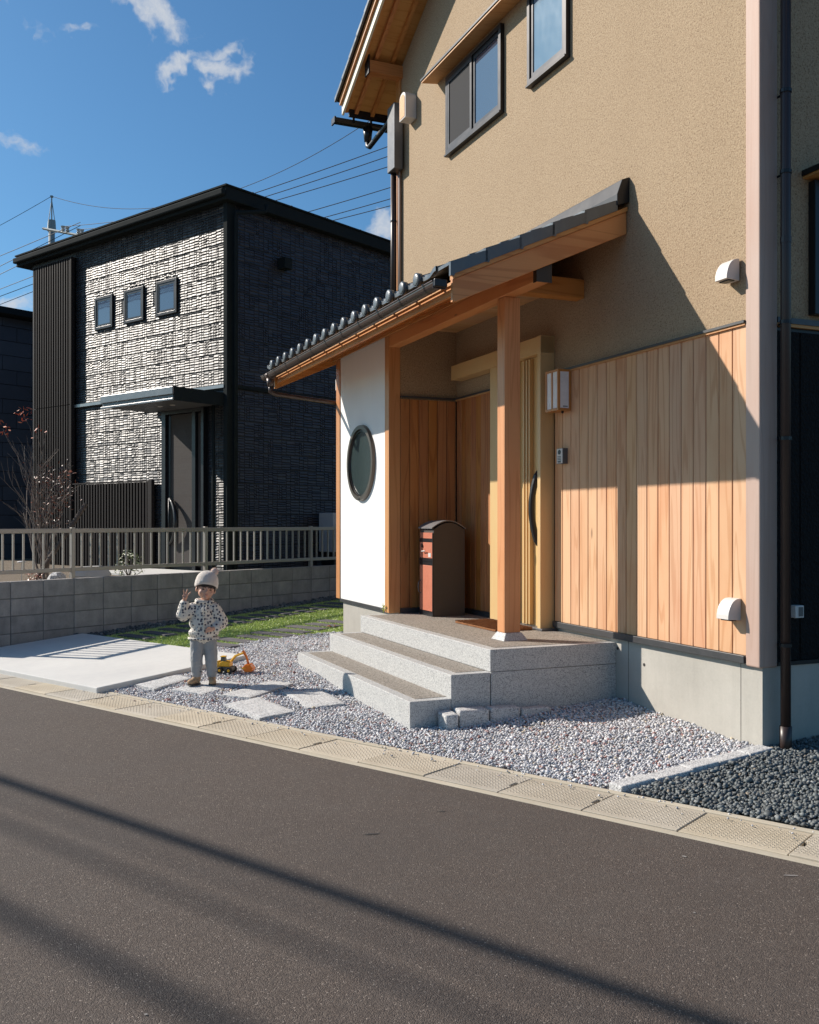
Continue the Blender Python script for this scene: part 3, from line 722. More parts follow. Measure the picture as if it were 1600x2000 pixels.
# sliding door set
door = part('front_door', MB().box(2.50, 3.33, .0, .045, z3 + .02, 2.83), DOORW, house)
part('door_header', bx(2.447, 4.222, -.01, .125, 2.832, 2.978), DOORX, house, bev=.004)
part('door_jamb', bx(2.447, 2.498, -.012, .127, z3 + .005, 2.98), DOORW, house, bev=.003)
part('door_jamb', bx(3.20, 3.371, -.01, .124, z3 + .005, 2.831), DOORW, house, bev=.003)
part('door_side_panel', bx(2.94, 3.199, .046, .085, z3 + .02, 2.831), DOORW, house)
for k in range(3): part('door_rib', bx(2.70 + k * .05, 2.722 + k * .05, .0455, .085, z3 + .03, 2.82), DOORW, door, bev=.003)
part('door_gap', bx(2.845, 2.86, .0455, .05, z3 + .03, 2.82), BLACKM, door)
part('door_threshold', bx(2.40, 3.39, -.01, .14, z3 + .003, z3 + .022), GREYM, house, bev=.003)
m = MB(); pts = []
for k in range(17):
    t = k / 16; z = 1.19 + .64 * t; bow = math.sin(math.pi * t); e = .0 if .12 < t < .88 else 0
    pts.append((2.585 + .03 * bow - .015, .05 + .018 + .055 * bow ** .7, z))
m.tube(pts, [.029 if 0 < k < 16 else .02 for k in range(17)], 10)
m.box(2.560, 2.585, .045, .072, 1.175, 1.26).box(2.560, 2.585, .045, .072, 1.76, 1.845); part('door_handle', m, BLACKM, door, smooth=False)
# intercom
ic = part('intercom', bx(2.222, 2.318, -.01, .045, 1.878, 2.008), GREYM, house, bev=.004)
ic2 = part('intercom_face', bx(2.226, 2.314, .0455, .048, 1.882, 2.004), VENT, ic)
part('camera_lens', MB().disc((2.27, .0500, 1.975), .020, 1, 20, .004), FRAMED, ic)
for k in range(4): part('speaker_slot', bx(2.245, 2.30, .0485, .0495, 1.935 - k * .012, 1.940 - k * .012), FRAMED, ic)
part('call_button', bx(2.250, 2.290, .0485, .052, 1.888, 1.902), GREYM, ic)

# white projecting bay with the round window
part('bay_wall', bx(4.49, 5.915, -.01, .735, .505, 3.36), WHITE, house)
part('bay_post', bx(4.374, 4.489, .622, .747, .468, 3.34), POST, house, bev=.005)
part('bay_post', bx(5.915, 6.045, .60, .747, .50, 3.34), POST, house, bev=.005)
part('base_flashing', bx(4.491, 5.914, .70, .745, .470, .504), TRIM, house)
rw = MB(); U = 5.19; Z = 2.03; nn = 48
def ringm(ri, ro, o0, o1):
    m = MB(); vs = []; fs = []
    for k in range(nn):
        q = 2 * math.pi * k / nn; c, s = math.cos(q), math.sin(q)
        vs += [(U + ro * c, o0, Z + ro * s), (U + (ro - .006) * c, o1, Z + (ro - .006) * s), (U + (ri + .006) * c, o1, Z + (ri + .006) * s), (U + ri * c, o0, Z + ri * s)]
    for k in range(nn):
        a = k * 4; b = ((k + 1) % nn) * 4
        for j in range(3): fs.append((a + j, b + j, b + j + 1, a + j + 1))
    m.add(vs, fs); return m
rwin = part('round_window', ringm(.360, .415, .7345, .772), BRASS, house, smooth=False)
part('window_rim', ringm(.338, .361, .7345, .755), FRAMED, rwin)
part('pane', MB().disc((U, .741, Z), .34, 1, 40, .006), GLASSD, rwin)
part('rim_catch', bx(U - .02, U + .02, .772, .776, Z - .40, Z - .385), FRAMED, rwin)

# porch canopy ------------------------------------------------------------
CU0, CU1 = 1.44, 6.22
zr = lambda o: 3.725 - .45 * o          # top of roof boards
can = part('canopy', MB().prism([(-.01, zr(0)), (1.44, zr(1.44)), (1.44, zr(1.44) - .022), (-.01, zr(0) - .022)], CU0, CU1, 0), SOFF, house)
# porch ceiling boards
me = bx(-.0, .108 - .003, 0, .635, 0, .012).mesh('ceiling_board', wood('ceiling_board', (.66, .40, .19), (.52, .28, .11), 1, 12, 8))
for k in range(22):
    link('ceiling_board', me, can, (2.03 + k * .108, -.012, 3.36))
# main beam, tie beam, purlins
part('main_beam', bx(1.452, 4.373, .628, .745, 3.155, 3.385), BEAMX, can, bev=.005)
part('beam_end_cap', bx(1.4475, 1.4518, .622, .751, 3.147, 3.32), BLACKM, can)
part('beam_end_cap', bx(1.4518, 1.50, .7455, .7495, 3.147, 3.32), BLACKM, can)
part('tie_beam', bx(1.985, 2.105, -.01, .627, 3.205, 3.355), BEAMY, can, bev=.004)
part('bay_beam', bx(4.491, 6.18, .640, .752, 3.342, 3.42), BEAMX, can, bev=.004)
part('porch_post', bx(1.977, 2.097, .588, .708 + .02, z3 + .062, 3.154), POST, can, bev=.004)
m = MB(); a, b = .108, .072; cu, co, zb_ = 2.037, .652, z3 + .002
m.add([(cu - a, co - a, zb_), (cu + a, co - a, zb_), (cu + a, co + a, zb_), (cu - a, co + a, zb_), (cu - b, co - b, zb_ + .06), (cu + b, co - b, zb_ + .06), (cu + b, co + b, zb_ + .06), (cu - b, co + b, zb_ + .06)],
      [(0, 3, 2, 1), (4, 5, 6, 7), (0, 1, 5, 4), (1, 2, 6, 5), (2, 3, 7, 6), (3, 0, 4, 7)])
part('post_base', m, GRANITE, can, bev=.004)
# rafters under the eave
rm = MB().prism([(.70, zr(.70) - .023), (1.40, zr(1.40) - .023), (1.40, zr(1.40) - .075), (.70, zr(.70) - .085)], -.022, .022, 0).mesh('rafter', BEAMY)
for k in range(16): link('rafter', rm, can, (1.62 + k * .29, 0, 0))
part('fascia', MB().prism([(1.40, zr(1.42) - .10), (1.425, zr(1.42) - .10), (1.425, zr(1.42) - .02), (1.40, zr(1.40) - .024)], CU0 + .03, CU1 - .03, 0), BEAMX, can)
part('eave_board', bx(1.47, 6.18, .753, .775, 3.27, 3.375), BEAMX, can)
# bargeboards
for (ua, ub, sc_) in ((1.405, 1.437, 1), (6.16, 6.195, 1)):
    part('bargeboard', MB().prism([(-.005, zr(0) + .012), (1.45, zr(1.45) + .012), (1.45, zr(1.45) - .145), (1.42, zr(1.42) - .155), (-.005, zr(0) - .155)], ua, ub, 0), BEAMY, can, bev=.003)
    part('barge_moulding', MB().prism([(-.005, zr(0) + .045), (1.45, zr(1.45) + .045), (1.45, zr(1.45) + .013), (-.005, zr(0) + .013)], ua - .014, ub + .01, 0), BEAMY, can)
# roof tiles: wavy pantiles, 5 courses
TP = .2785
def tile_mesh(eave=False, disc=True):
    m = MB(); L = .335; n = 12; xs = [-.02 + (TP + .02) * i / n for i in range(n + 1)]
    def prof(x):
        t = max(0, x) / TP
        return .036 * (0.5 + .5 * math.cos(2 * math.pi * (t - 0.0))) ** 2.0 + .004
    sl = math.hypot(1, .45); ys = [0, L]                    # y: down the slope
    vs = []; fs = []
    for lay, dz in ((0, 0), (1, -.016)):
        for j, y in enumerate(ys):
            for x in xs: vs.append((x, y / sl, prof(x) + dz - .45 * y / sl + (.020 if j == 1 else -.002)))
    q = n + 1
    for i in range(n):
        fs.append((i, i + 1, q + i + 1, q + i)); fs.append((2 * q + i, 3 * q + i, 3 * q + i + 1, 2 * q + i + 1)); fs.append((q + i, q + i + 1, 3 * q + i + 1, 3 * q + i))
    fs.append((0, q, 3 * q, 2 * q)); fs.append((n, 2 * q + n, 3 * q + n, q + n))
    m.add(vs, fs)
    if eave:
        yE = L / sl; zE = -.45 * yE + .020
        # hanging lip following the wave, and the round end disc on the hump
        vs = []; fs = []
        for x in xs: vs += [(x, yE + .002, zE + prof(x) + .002), (x, yE + .002, zE + prof(x) * .8 - .026), (x, yE + .014, zE + prof(x)), (x, yE + .014, zE + prof(x) * .8 - .026)]
        for i in range(n):
            a = i * 4; b = a + 4; fs += [(a + 2, b + 2, b + 3, a + 3), (a, a + 1, b + 1, b), (a, b, b + 2, a + 2), (a + 1, a + 3, b + 3, b + 1)]
        m.add(vs, fs)
        if disc:
            m.disc((.0, yE + .022, zE + .006), .051, 1, 24, .040)
            m.ell((.0, yE + .042, zE + .006), (.047, .010, .047), None, 18, 10)
    return m.mesh('roof_tile', TILE, False)
tm, te, tl = tile_mesh(), tile_mesh(True), tile_mesh(True, False)
for tmm in (tm, te, tl): tmm.polygons.foreach_set('use_smooth', [len(p.vertices) == 4 and abs(p.normal.z) > .3 for p in tmm.polygons])
RAKE = []
for r in range(5):
    o0 = 1.475 - .255 * r - .3055
    for k in range(16):
        u = 1.902 + TP * k
        link('roof_tile', te if r == 0 else tm, can, (u, o0, zr(o0) + .100))
    link('roof_tile', tl if r == 0 else tm, can, (1.902 - TP, o0, zr(o0) + .100))
# verge tiles along both rakes with a hanging flange
vm = MB().prism([(0, .082), (.29, -.030), (.29, -.128), (.262, -.128), (.255, -.110), (0, .004)], -.012, .014, 0)
vm.prism([(0, .086), (.29, -.026), (.29, -.050), (0, .060)], .0141, .215, 0)
vmm = vm.mesh('verge_tile', TILE)
for r in range(5):
    o0 = 1.475 - .2735 * r - .290; link('verge_tile', vmm, can, (1.395, o0, zr(o0) + .040))
vm2 = MB(); vm2.v = [(-x, y, z) for x, y, z in vm.v]; vm2.f = vm.f; vm2.m = vm.m; vmm2 = vm2.mesh('verge_tile', TILE)
for r in range(5):
    o0 = 1.475 - .2735 * r - .290; link('verge_tile', vmm2, can, (6.262, o0, zr(o0) + .040))
part('wall_flashing', MB().prism([(-.010, 3.99), (.055, 3.965), (.10, 3.85), (.10, 3.765), (-.010, 3.80)], 1.375, 6.27, 0), BLACKM, can, bev=.003)
# gutter
def gutter_profile(r, n=10):
    return [(r * math.cos(math.pi + math.pi * k / n), r * math.sin(math.pi + math.pi * k / n)) for k in range(n + 1)]
m = MB(); gr = .052; gp = gutter_profile(gr); gp2 = [(p[0] * .93, p[1] * .93) for p in gp]; ring = gp + gp2[::-1]
GO, GZZ = 1.525, 3.075
m.prism([(GO + p[0], GZZ + p[1]) for p in ring], 1.46, 6.30, 0)
m.box(1.46, 1.463, GO - gr, GO + gr, GZZ - gr, GZZ)
gt = part('gutter', m, GUTM, can)
part('gutter_lip', MB().tube([(1.46, GO + gr, GZZ), (6.30, GO + gr, GZZ)], .006, 8), GUTM, can)
part('gutter_end_cap', bx(1.43, 1.459, GO - .05, GO + .05, GZZ - .045, GZZ + .012), BLACKM, can, bev=.008)
bm_ = MB()
for k in range(11):
    q = math.pi + math.pi * k / 10; bm_.v += [(-.006, (gr + .004) * math.cos(q), (gr + .004) * math.sin(q)), (.006, (gr + .004) * math.cos(q), (gr + .004) * math.sin(q))]
bm_.f = [(2 * k, 2 * k + 1, 2 * k + 3, 2 * k + 2) for k in range(10)]; bm_.m = [0] * 10
bm_.box(-.012, .012, -.125, -.05, -.006, .010).box(-.006, .006, .045, .062, -.004, .008)
bme = bm_.mesh('gutter_bracket', BLACKM)
for k in range(11): link('gutter_bracket', bme, can, (1.62 + k * .455, GO, GZZ))
m = MB().prism([(GO + p[0] * 1.12, GZZ + p[1] * 1.12) for p in gp], 6.02, 6.12, 0).tube([(6.07, GO, GZZ - .05), (6.07, GO, GZZ - .14)], [.05, .036], 12)
m.tube([(6.07, GO, GZZ - .13), (6.07, GO, GZZ - .20), (6.075, GO - .06, GZZ - .225), (6.09, .78, GZZ - .285), (6.09, .70, GZZ - .29)], .026, 12)
part('gutter_outlet', m, GUTM, can, smooth=True)
part('service_box', bx(6.046, 6.075, .68, .745, 2.93, 3.06), VENT, can, bev=.004)

# main roof -----------------------------------------------------------------
zb = lambda u: 6.40 + .535 * (3.536 - abs(u - 3.0))            # bottom of the bargeboard at the gable
UE = 6.60
def slope_prism(ua, ub, lo, hi, oa, ob):
    return MB().prism([(ua, zb(ua) + lo), (ub, zb(ub) + lo), (ub, zb(ub) + hi), (ua, zb(ua) + hi)], oa, ob, 1)
roof = part('roof', slope_prism(3.0, UE + .02, .105, .125, .47, -8.0), SOFF, house, center=False)
part('roof_slope', slope_prism(3.0, -.62, .105, .125, .47, -8.0), SOFF, roof, center=False)
for sgn in (1, -1):
    e = 3 + sgn * 3.56
    part('bargeboard', slope_prism(3.0, e, .0, .115, .472, .50), WHITEB, roof, center=False, bev=.003)
    part('barge_moulding', slope_prism(3.0, e, .116, .20, .500, .53), BEAMX, roof, center=False)
    part('verge_flashing', slope_prism(3.0, e, .126, .20, .40, .499), SOFF, roof, center=False)
    part('verge_metal', slope_prism(3.0, e + sgn * .05, .201, .225, -.1, .545), BLACKM, roof, center=False)
    part('roof_tiles', slope_prism(3.0, e + sgn * .08, .226, .25, -8.0, .50), TILE, roof, center=False)
    # stepped verge tiles seen edge-on
    vt = MB()
    for k in range(14):
        ua = 3 + sgn * (3.62 - k * .262); ub = ua - sgn * .285
        vt.prism([(ua, zb(ua) + .226 + .030), (ub, zb(ub) + .226 + .012), (ub, zb(ub) + .20), (ua, zb(ua) + .205)], .548, .575, 1)
        vt.prism([(ua, zb(ua) + .262), (ub, zb(ub) + .244), (ub, zb(ub) + .227), (ua, zb(ua) + .227)], .35, .5475, 1)
    vo = part('verge_tiles', vt, TILE, roof, center=False); vo['kind'] = 'stuff'
me = MB().prism([(5.9, 0)] + [(6.52, 0)] , 0, 1, 1) if False else None
# rafters parallel to the slope under the overhang
for o in (.31, .10, -.25, -.70):
    part('rafter', slope_prism(3.05, 6.56, .045, .104, o - .022, o + .022), BEAMX, roof, center=False)
part('bargeboard_back', slope_prism(3.05, 6.54, .02, .104, .435, .4715), BEAMX, roof, center=False)
# purlin carried past the gable with its metal cap
part('purlin', bx(5.835, 5.955, -7.8, .405, 6.635, zb(5.955) + .06), BEAMY, roof, center=False)
part('purlin_cap', bx(5.828, 5.962, .4055, .4205, 6.615, 6.83), BLACKM, roof, center=False)
part('purlin', bx(2.94, 3.06, -7.8, .405, zb(3.0) - .25, zb(3.0) + .03), BEAMY, roof, center=False)
# eave fascia, gutter with outlet
part('eave_fascia', bx(6.565, 6.60, -8, .40, zb(6.58) + .02, zb(6.58) + .11), BLACKM, roof, center=False)
m = MB(); gr2 = .062; ring = [(6.665 + p[0] * 1.2, 6.375 + p[1] * 1.2) for p in gp] + [(6.665 + p[0] * 1.1, 6.375 + p[1] * 1.1) for p in gp[::-1]]
m.prism(ring, .58, -8, 1); m.box(6.60, 6.73, .56, .58, 6.31, 6.385)
part('gutter', m, BLACKM, roof, center=False)
for o in (.33, .1, -.2, -.6): part('gutter_bracket', bx(6.60, 6.615, o - .015, o + .015, 6.34, 6.44), BLACKM, roof)
m = MB().tube([(6.665, .12, 6.33), (6.665, .12, 6.16)], [.065, .045], 12).tube([(6.665, .12, 6.18), (6.66, .12, 6.10), (6.60, .12, 6.07), (6.05, .09, 6.16), (5.97, .09, 6.18)], .032, 12)
part('gutter_outlet', m, BLACKM, roof, smooth=True)

# near-corner downpipe, three clips
dp = MB().tube([(-.070, -.130, -.06), (-.070, -.130, 6.3)], .031, 14)
dpo = part('downpipe', dp, PIPE, house, smooth=True)
part('pipe_socket', MB().tube([(-.070, -.130, -.06), (-.070, -.130, .13)], .037, 14), PIPE, dpo, smooth=True)
for z in (4.05, 3.55, 2.62, 1.9, .62):
    part('pipe_clip', MB().tube([(-.070, -.130, z), (-.070, -.130, z + .022)], .036, 14).box(-.045, .03, -.153, -.147, z + .005, z + .018), BLACKM, dpo)
part('pipe_joint', MB().tube([(-.070, -.130, 3.12), (-.070, -.130, 3.16)], .034, 14), PIPE, dpo)

# wall lantern beside the door
lamp = thing('wall_lantern', 'square wooden wall lantern with white panes right of the front door', 'lantern', HOUSE, (2.26, 0, 2.30))
lu0, lu1, lo1, lz0, lz1 = 2.17, 2.375, .122, 2.315, 2.655
m = MB(); b = .019
for u in (lu0, lu1 - b):
    for o in (.0, lo1 - b): m.box(u, u + b, o, o + b, lz0 + b, lz1 - b)
m.box(lu0, lu1, 0, lo1, lz0, lz0 + b).box(lu0, lu1, 0, lo1, lz1 - b, lz1)
m.box((lu0 + lu1) / 2 - .009, (lu0 + lu1) / 2 + .009, lo1 - b, lo1 - .001, lz0 + b, lz1 - b)
part('lantern_frame', m, POST, lamp)
PAPER = plain('white_pane', (.80, .80, .82), .5, bstr=.02)
part('pane', bx(lu0 + .003, lu0 + .006, b, lo1 - b, lz0 + b, lz1 - b), PAPER, lamp)
part('pane', bx(lu1 - .006, lu1 - .003, b, lo1 - b, lz0 + b, lz1 - b), PAPER, lamp)
part('pane', bx(lu0 + b, (lu0 + lu1) / 2 - .006, lo1 - .010, lo1 - .006, lz0 + b, lz1 - b), PAPER, lamp)
part('pane', bx((lu0 + lu1) / 2 + .006, lu1 - b, lo1 - .010, lo1 - .006, lz0 + b, lz1 - b), PAPER, lamp)
part('sensor', MB().ell((2.22, .05, lz0 - .008), (.012, .012, .014)), BLACKM, lamp)
part('sticker', bx(lu0 + .0015, lu0 + .0028, .03, .075, lz0 + .03, lz0 + .038), GREYM, lamp)

# parcel box on the platform
RED = plain('terracotta_panel', (.50, .155, .085), .55, bstr=.05); DARKB = plain('parcel_box_brown', (.055, .042, .034), .6, bstr=.12); LIDM = plain('lid_grey', (.15, .14, .14), .5, bstr=.2)
pb = thing('parcel_box', 'tall dark brown parcel box with terracotta door and arched lid', 'parcel box', HOUSE, (4.04, .30, z3))
bu0, bu1, bo0, bo1, bz0 = 3.88, 4.205, .135, .474, z3 + .004
prof = [(bo0, bz0), (bo1, bz0), (bo1, 1.275)]
for k in range(9):
    q = k / 8; o = bo1 + (bo0 - bo1) * q; prof.append((o, 1.285 + .10 * math.sin(math.pi * (q * .82 + .10))))
prof.append((bo0, 1.27))
part('cabinet', MB().prism(prof, bu0, bu1, 0), DARKB, pb, bev=.003)
lp = []
for k in range(13):
    q = k / 12; o = bo1 + .022 + (bo0 - bo1 - .03) * q; lp.append((o, 1.292 + .105 * math.sin(math.pi * (q * .82 + .10))))
m = MB(); ring = lp + [(p[0], p[1] + .010) for p in lp[::-1]]; m.prism(ring, bu0 - .008, bu1 + .008, 0); part('lid', m, LIDM, pb)
f = bo1 + .0005
part('frame_bar', bx(bu0 + .012, bu1 - .002, f, f + .010, 1.165 + .03, 1.225), FRAMED, pb)
part('top_panel', bx(bu0 + .012, bu1 - .012, f, f + .006, 1.228, 1.285), RED, pb)
part('slot_panel', bx(bu0 + .012, bu1 - .012, f, f + .008, 1.035, 1.190), RED, pb)
part('frame_bar', bx(bu0 + .005, bu1 - .002, f, f + .010, 1.003, 1.030), FRAMED, pb)
part('frame_bar', bx(bu0 + .005, bu1 - .002, f, f + .010, .968, .998), FRAMED, pb)
d_ = part('box_door', bx(bu0 + .012, bu1 - .012, f, f + .009, .515, .963), RED, pb, bev=.003)
part('frame_bar', bx(bu0 + .0, bu1, f, f + .010, bz0, .510), FRAMED, pb)
part('frame_bar', bx(bu0 - .001, bu0 + .011, f, f + .011, bz0, 1.28), FRAMED, pb)
part('door_pull', MB().tube([(4.165, f + .01, .68), (4.165, f + .035, .70), (4.165, f + .04, .745), (4.165, f + .035, .79), (4.165, f + .01, .81)], .005, 8), GREYM, pb)
part('lock', MB().disc((4.13, f + .014, 1.155), .017, 1, 16, .014), BLACKM, pb)
part('knob_lever', MB().tube([(4.10, f + .012, 1.10), (4.10, f + .03, 1.10), (4.02, f + .03, 1.105)], .006, 8), VENT, pb)
part('notice_plate', bx(3.925, 3.985, f + .0085, f + .011, 1.045, 1.085), VENT, pb)
# door mat
q = [(3.30, .52), (3.30, .16), (2.52, .16), (2.52, .52)]
mt = part('door_mat', MB().prism(q, z3 + .003, z3 + .022, 2), MAT_C, fr=HOUSE, bev=.005)
tag(mt, 'rust brown coir door mat lying before the sliding door', 'door mat')
bl = 14000; xx = rng.uniform(2.52, 3.30, bl); yy = rng.uniform(.16, .52, bl); V = np.zeros((bl, 3, 3)); aa = rng.uniform(0, 3.14, bl)
V[:, 0] = np.stack([xx - .002 * np.cos(aa), yy - .002 * np.sin(aa), np.full(bl, .0)], 1); V[:, 1] = np.stack([xx + .002 * np.cos(aa), yy + .002 * np.sin(aa), np.full(bl, 0.)], 1)
V[:, 2] = np.stack([xx + rng.normal(0, .004, bl), yy + rng.normal(0, .004, bl), np.full(bl, .012)], 1); V[:, :, 2] += .0
V -= np.array([2.91, .34, -.018]); o = link('mat_pile', npmesh('mat_pile', V.reshape(-1, 3), np.arange(bl * 3).reshape(-1, 3), MAT_C), mt, (2.91, .34, z3 + .003)); o['kind'] = 'stuff'
# weed in the gap beside the steps
WEED = grass_mat('weed_leaf', [(0, (.35, .42, .03)), (1, (.55, .55, .08))])
m = MB()
for k in range(16):
    a = random.uniform(0, 6.28); h = random.uniform(.02, .10); l = random.uniform(.015, .04); c = Vector((4.22, 1.02 - .29, z3 + h * .8)); t_ = c + Vector((math.cos(a) * l, math.sin(a) * l, .015)); s_ = Vector((-math.sin(a), math.cos(a), 0)) * .009
    m.add([c, (c + t_) / 2 + s_, t_, (c + t_) / 2 - s_], [(0, 1, 2, 3)])
m.tube([(4.22, .73, z3), (4.22, .735, z3 + .10)], .003, 5)
m.v = [(x + .245, y + .04, z) for x, y, z in m.v]
o = part('weed', m, WEED, fr=HOUSE); tag(o, 'tiny yellow-green weed growing at the left end of the granite steps', 'weed')

# ------------------------------------------------------------------ block retaining wall and its railing (road frame)
LZ = .62                                                        # level of the neighbouring plot
g = part('neighbour_ground', MB().prism([(4.8, 10.60), (40, 10.60), (40, 60), (4.8, 60)], -.1, LZ, 2), SOIL, fr=ROAD); tag(g, kind='structure')
g = part('neighbour_paving', MB().prism([(8.0, 11.35), (9.2, 11.35), (9.2, 12.9), (8.0, 12.9)], LZ - .01, LZ + .025, 2), SLAB, fr=ROAD); tag(g, kind='structure')
rw_ = thing('retaining_wall', 'low grey concrete block wall between the turf and the dark house', 'wall', ROAD, (9, 10.54, 0))
bmsh = bx(-.197, .197, -.055, .055, 0, .192).mesh('concrete_block', BLOCK)
half = bx(-.097, .097, -.055, .055, 0, .192).mesh('concrete_block', BLOCK)
part('mortar_core', bx(4.78, 16.0, 10.49, 10.592, -.2, .698), plain('mortar', (.17, .165, .16), .95, bstr=.3), rw_)
zc = .709
for row in range(5):
    z0 = zc - .2 * (row + 1) + .004
    d = 4.570 + .4005
    while d < 15.8:
        if z0 + .19 > gz(d) - .05:
            o = link('concrete_block', bmsh, rw_, (d, 10.535 + random.uniform(-.0015, .0015), z0), bev=.004, segs=1)
        d += .4005
fen = thing('metal_fence', 'beige aluminium railing with thin balusters along the top of the block wall', 'fence', ROAD, (9, 10.54, .705))
FC = 10.54
posts = [4.88, 6.386, 8.40, 10.42, 12.44, 14.46]
for d in posts:
    part('post', bx(d - .024, d + .024, FC - .026, FC + .026, .70, 1.322), FENCE, fen, bev=.003)
for a, b in zip(posts[:-1], posts[1:]):
    part('rail', bx(a + .0245, b - .0245, FC - .024, FC + .024, 1.256, 1.309), FENCE, fen, bev=.004)
    part('rail', bx(a + .0245, b - .0245, FC - .024, FC + .024, .790, .836), FENCE, fen, bev=.004)
bal = bx(-.009, .009, -.012, .012, .0, .42).mesh('baluster', FENCE)
for a, b in zip(posts[:-1], posts[1:]):
    n = max(2, round((b - a) / .1235)); 
    for k in range(1, n): link('baluster', bal, fen, (a + (b - a) * k / n, FC, .836))

# ------------------------------------------------------------------ dark tiled house
DX = 9.24; CY = 11.09; CL = 16.62; ZE = 6.13; DB = 16.5
nh = thing('dark_house', 'two-storey house clad in glossy black stone-pattern siding with flat eaves', 'house', ROAD, (DX + 3.5, 13.4, LZ))
openings = [(14.04, 14.56, 4.65, 5.20), (13.17, 13.70, 4.65, 5.20), (12.30, 12.83, 4.65, 5.20), (11.56, 12.63, LZ, 3.14)]
part('core', bx(DX + .03, DB, CY + .03, CL, LZ - .3, ZE + .05), BRICKB, nh)
def strip(m, x, y0, y1, z0, z1, p, lean, axis):
    """one moulded stone of the siding: ridge below its middle, so the upper face looks upwards. axis 0: on the front (x = DX); 1: on the side (y = CY)"""
    zr_ = z0 + (z1 - z0) * lean
    def P(out, a, z): return (x - out, a, z) if axis == 0 else (a, x - out, z)
    j = p * .35
    b = [P(0, y0, z0), P(0, y1, z0), P(p, y1, zr_ + random.uniform(-.1, .1) * (z1 - z0)), P(p * random.uniform(.7, 1.1), y0, zr_), P(.001, y0, z1), P(.001, y1, z1)]
    m.add(b, [(0, 1, 2, 3), (3, 2, 5, 4), (0, 3, 4), (1, 5, 2)])
def course(axis, z0, z1, a0, a1, holes, mat, wmin, wmax, hmin, hmax, name):
    m = MB(); pitch = wmin; y = math.floor(a0 / pitch) * pitch
    while y < a1 - .01:
        wd = pitch * random.choice((1, 1, 1, 1, 2, 2))
        cells = [(y, y + wd)] if random.random() > .2 or wd > pitch else [(y, y + wd * .45), (y + wd * .45, y + wd)]
        for (p, q) in cells:
            z = z0 + .003
            while z < z1 - .012:
                h = min(random.uniform(hmin, hmax), z1 - .003 - z)
                if z1 - .003 - z - h < .014: h = z1 - .003 - z
                ya, yb = max(p, a0) + .0065, min(q, a1) - .0065
                bad = yb - ya < .012 or any(ya < hb and yb > ha and z < hz1 and z + h > hz0 for ha, hb, hz0, hz1 in holes)
                if not bad: strip(m, DX + .028 if axis == 0 else CY + .028, ya, yb, z, z + h - .005, random.uniform(.008, .014) if axis == 0 else random.uniform(.005, .012), random.uniform(.2, .38), axis)
                z += h
        y += wd
    # thin slab behind carries the recessed joints
    return part(name, m, mat, nh)
zrow = 3.43; rows = []
z = zrow
while z < ZE - .05: rows.append((z, min(z + .2337, ZE - .02))); z += .2337
z = 3.37
while z > LZ: rows.append((max(z - .2337, LZ), z)); z -= .2337
for a, b in rows:
    pp = course(0, a + .001, b - .001, CY + .075, 15.18, openings, BRICKD, .058, .075, .036, .046, 'siding_panel')
    pp['kind'] = 'stuff'
    course(1, a + .003, b - .003, DX + .16, DB, [], BRICKS, .095, .13, .026, .055, 'siding_panel')
part('corner_trim', bx(DX - .012, DX + .06, CY - .012, CY + .074, LZ, ZE), EAVEN, nh, bev=.004)
part('corner_trim', bx(DX + .061, DX + .155, CY + .0, CY + .04, LZ, ZE), EAVEN, nh)
part('belt_flashing', bx(DX - .020, DX + .04, CY + .06, 15.16, 3.375, 3.425), plain('belt_metal', (.30, .30, .30), .35, .6), nh)
part('belt_flashing', bx(DX + .08, DB, CY - .01, CY + .04, 3.378, 3.422), EAVEN, nh)
# eaves and shallow roof
OV = .11
ev = MB().box(DX - OV, DB + OV, CY - OV, CL + .35, ZE - .02, ZE + .17)
rf = part('roof', ev, EAVEN, nh, bev=.01)
part('drip_edge', bx(DX - OV - .02, DX - OV + .05, CY - OV - .02, CL + .37, ZE + .1705, ZE + .195), EAVEN, rf)
part('drip_edge', bx(DX - OV + .051, DB + OV, CY - OV - .02, CY - OV + .05, ZE + .1705, ZE + .195), EAVEN, rf)
part('gutter', bx(DX - OV - .075, DX - OV - .001, CY - OV + .0, CL + .35, ZE + .03, ZE + .13), EAVEN, rf, bev=.02)
for k in range(9): part('snow_catch', bx(DX + .4 + k * .8, DX + .43 + k * .8, CY - OV + .01, CY - OV + .05, ZE + .196, ZE + .215), GREYM, rf)
# small windows
for (a, b, z0, z1) in openings[:3]:
    m = MB()
    for (ya, yb, za, zb2) in ((a, a + .045, z0, z1), (b - .045, b, z0, z1), (a + .045, b - .045, z0, z0 + .045), (a + .045, b - .045, z1 - .045, z1)):
        m.box(DX - .004, DX + .03, ya, yb, za, zb2)
    wn = part('window', m, FRAME, nh, bev=.003)
    m = MB(); a2, b2, c2, d2 = a + .046, b - .046, z0 + .046, z1 - .046
    for (ya, yb, za, zb2) in ((a2, a2 + .035, c2, d2), (b2 - .035, b2, c2, d2), (a2 + .035, b2 - .035, c2, c2 + .035), (a2 + .035, b2 - .035, d2 - .035, d2)):
        m.box(DX + .004, DX + .029, ya, yb, za, zb2)
    part('sash', m, FRAMED, wn); part('pane', bx(DX + .010, DX + .014, a2 + .035, b2 - .035, c2 + .035, d2 - .035), GLASSN, wn)
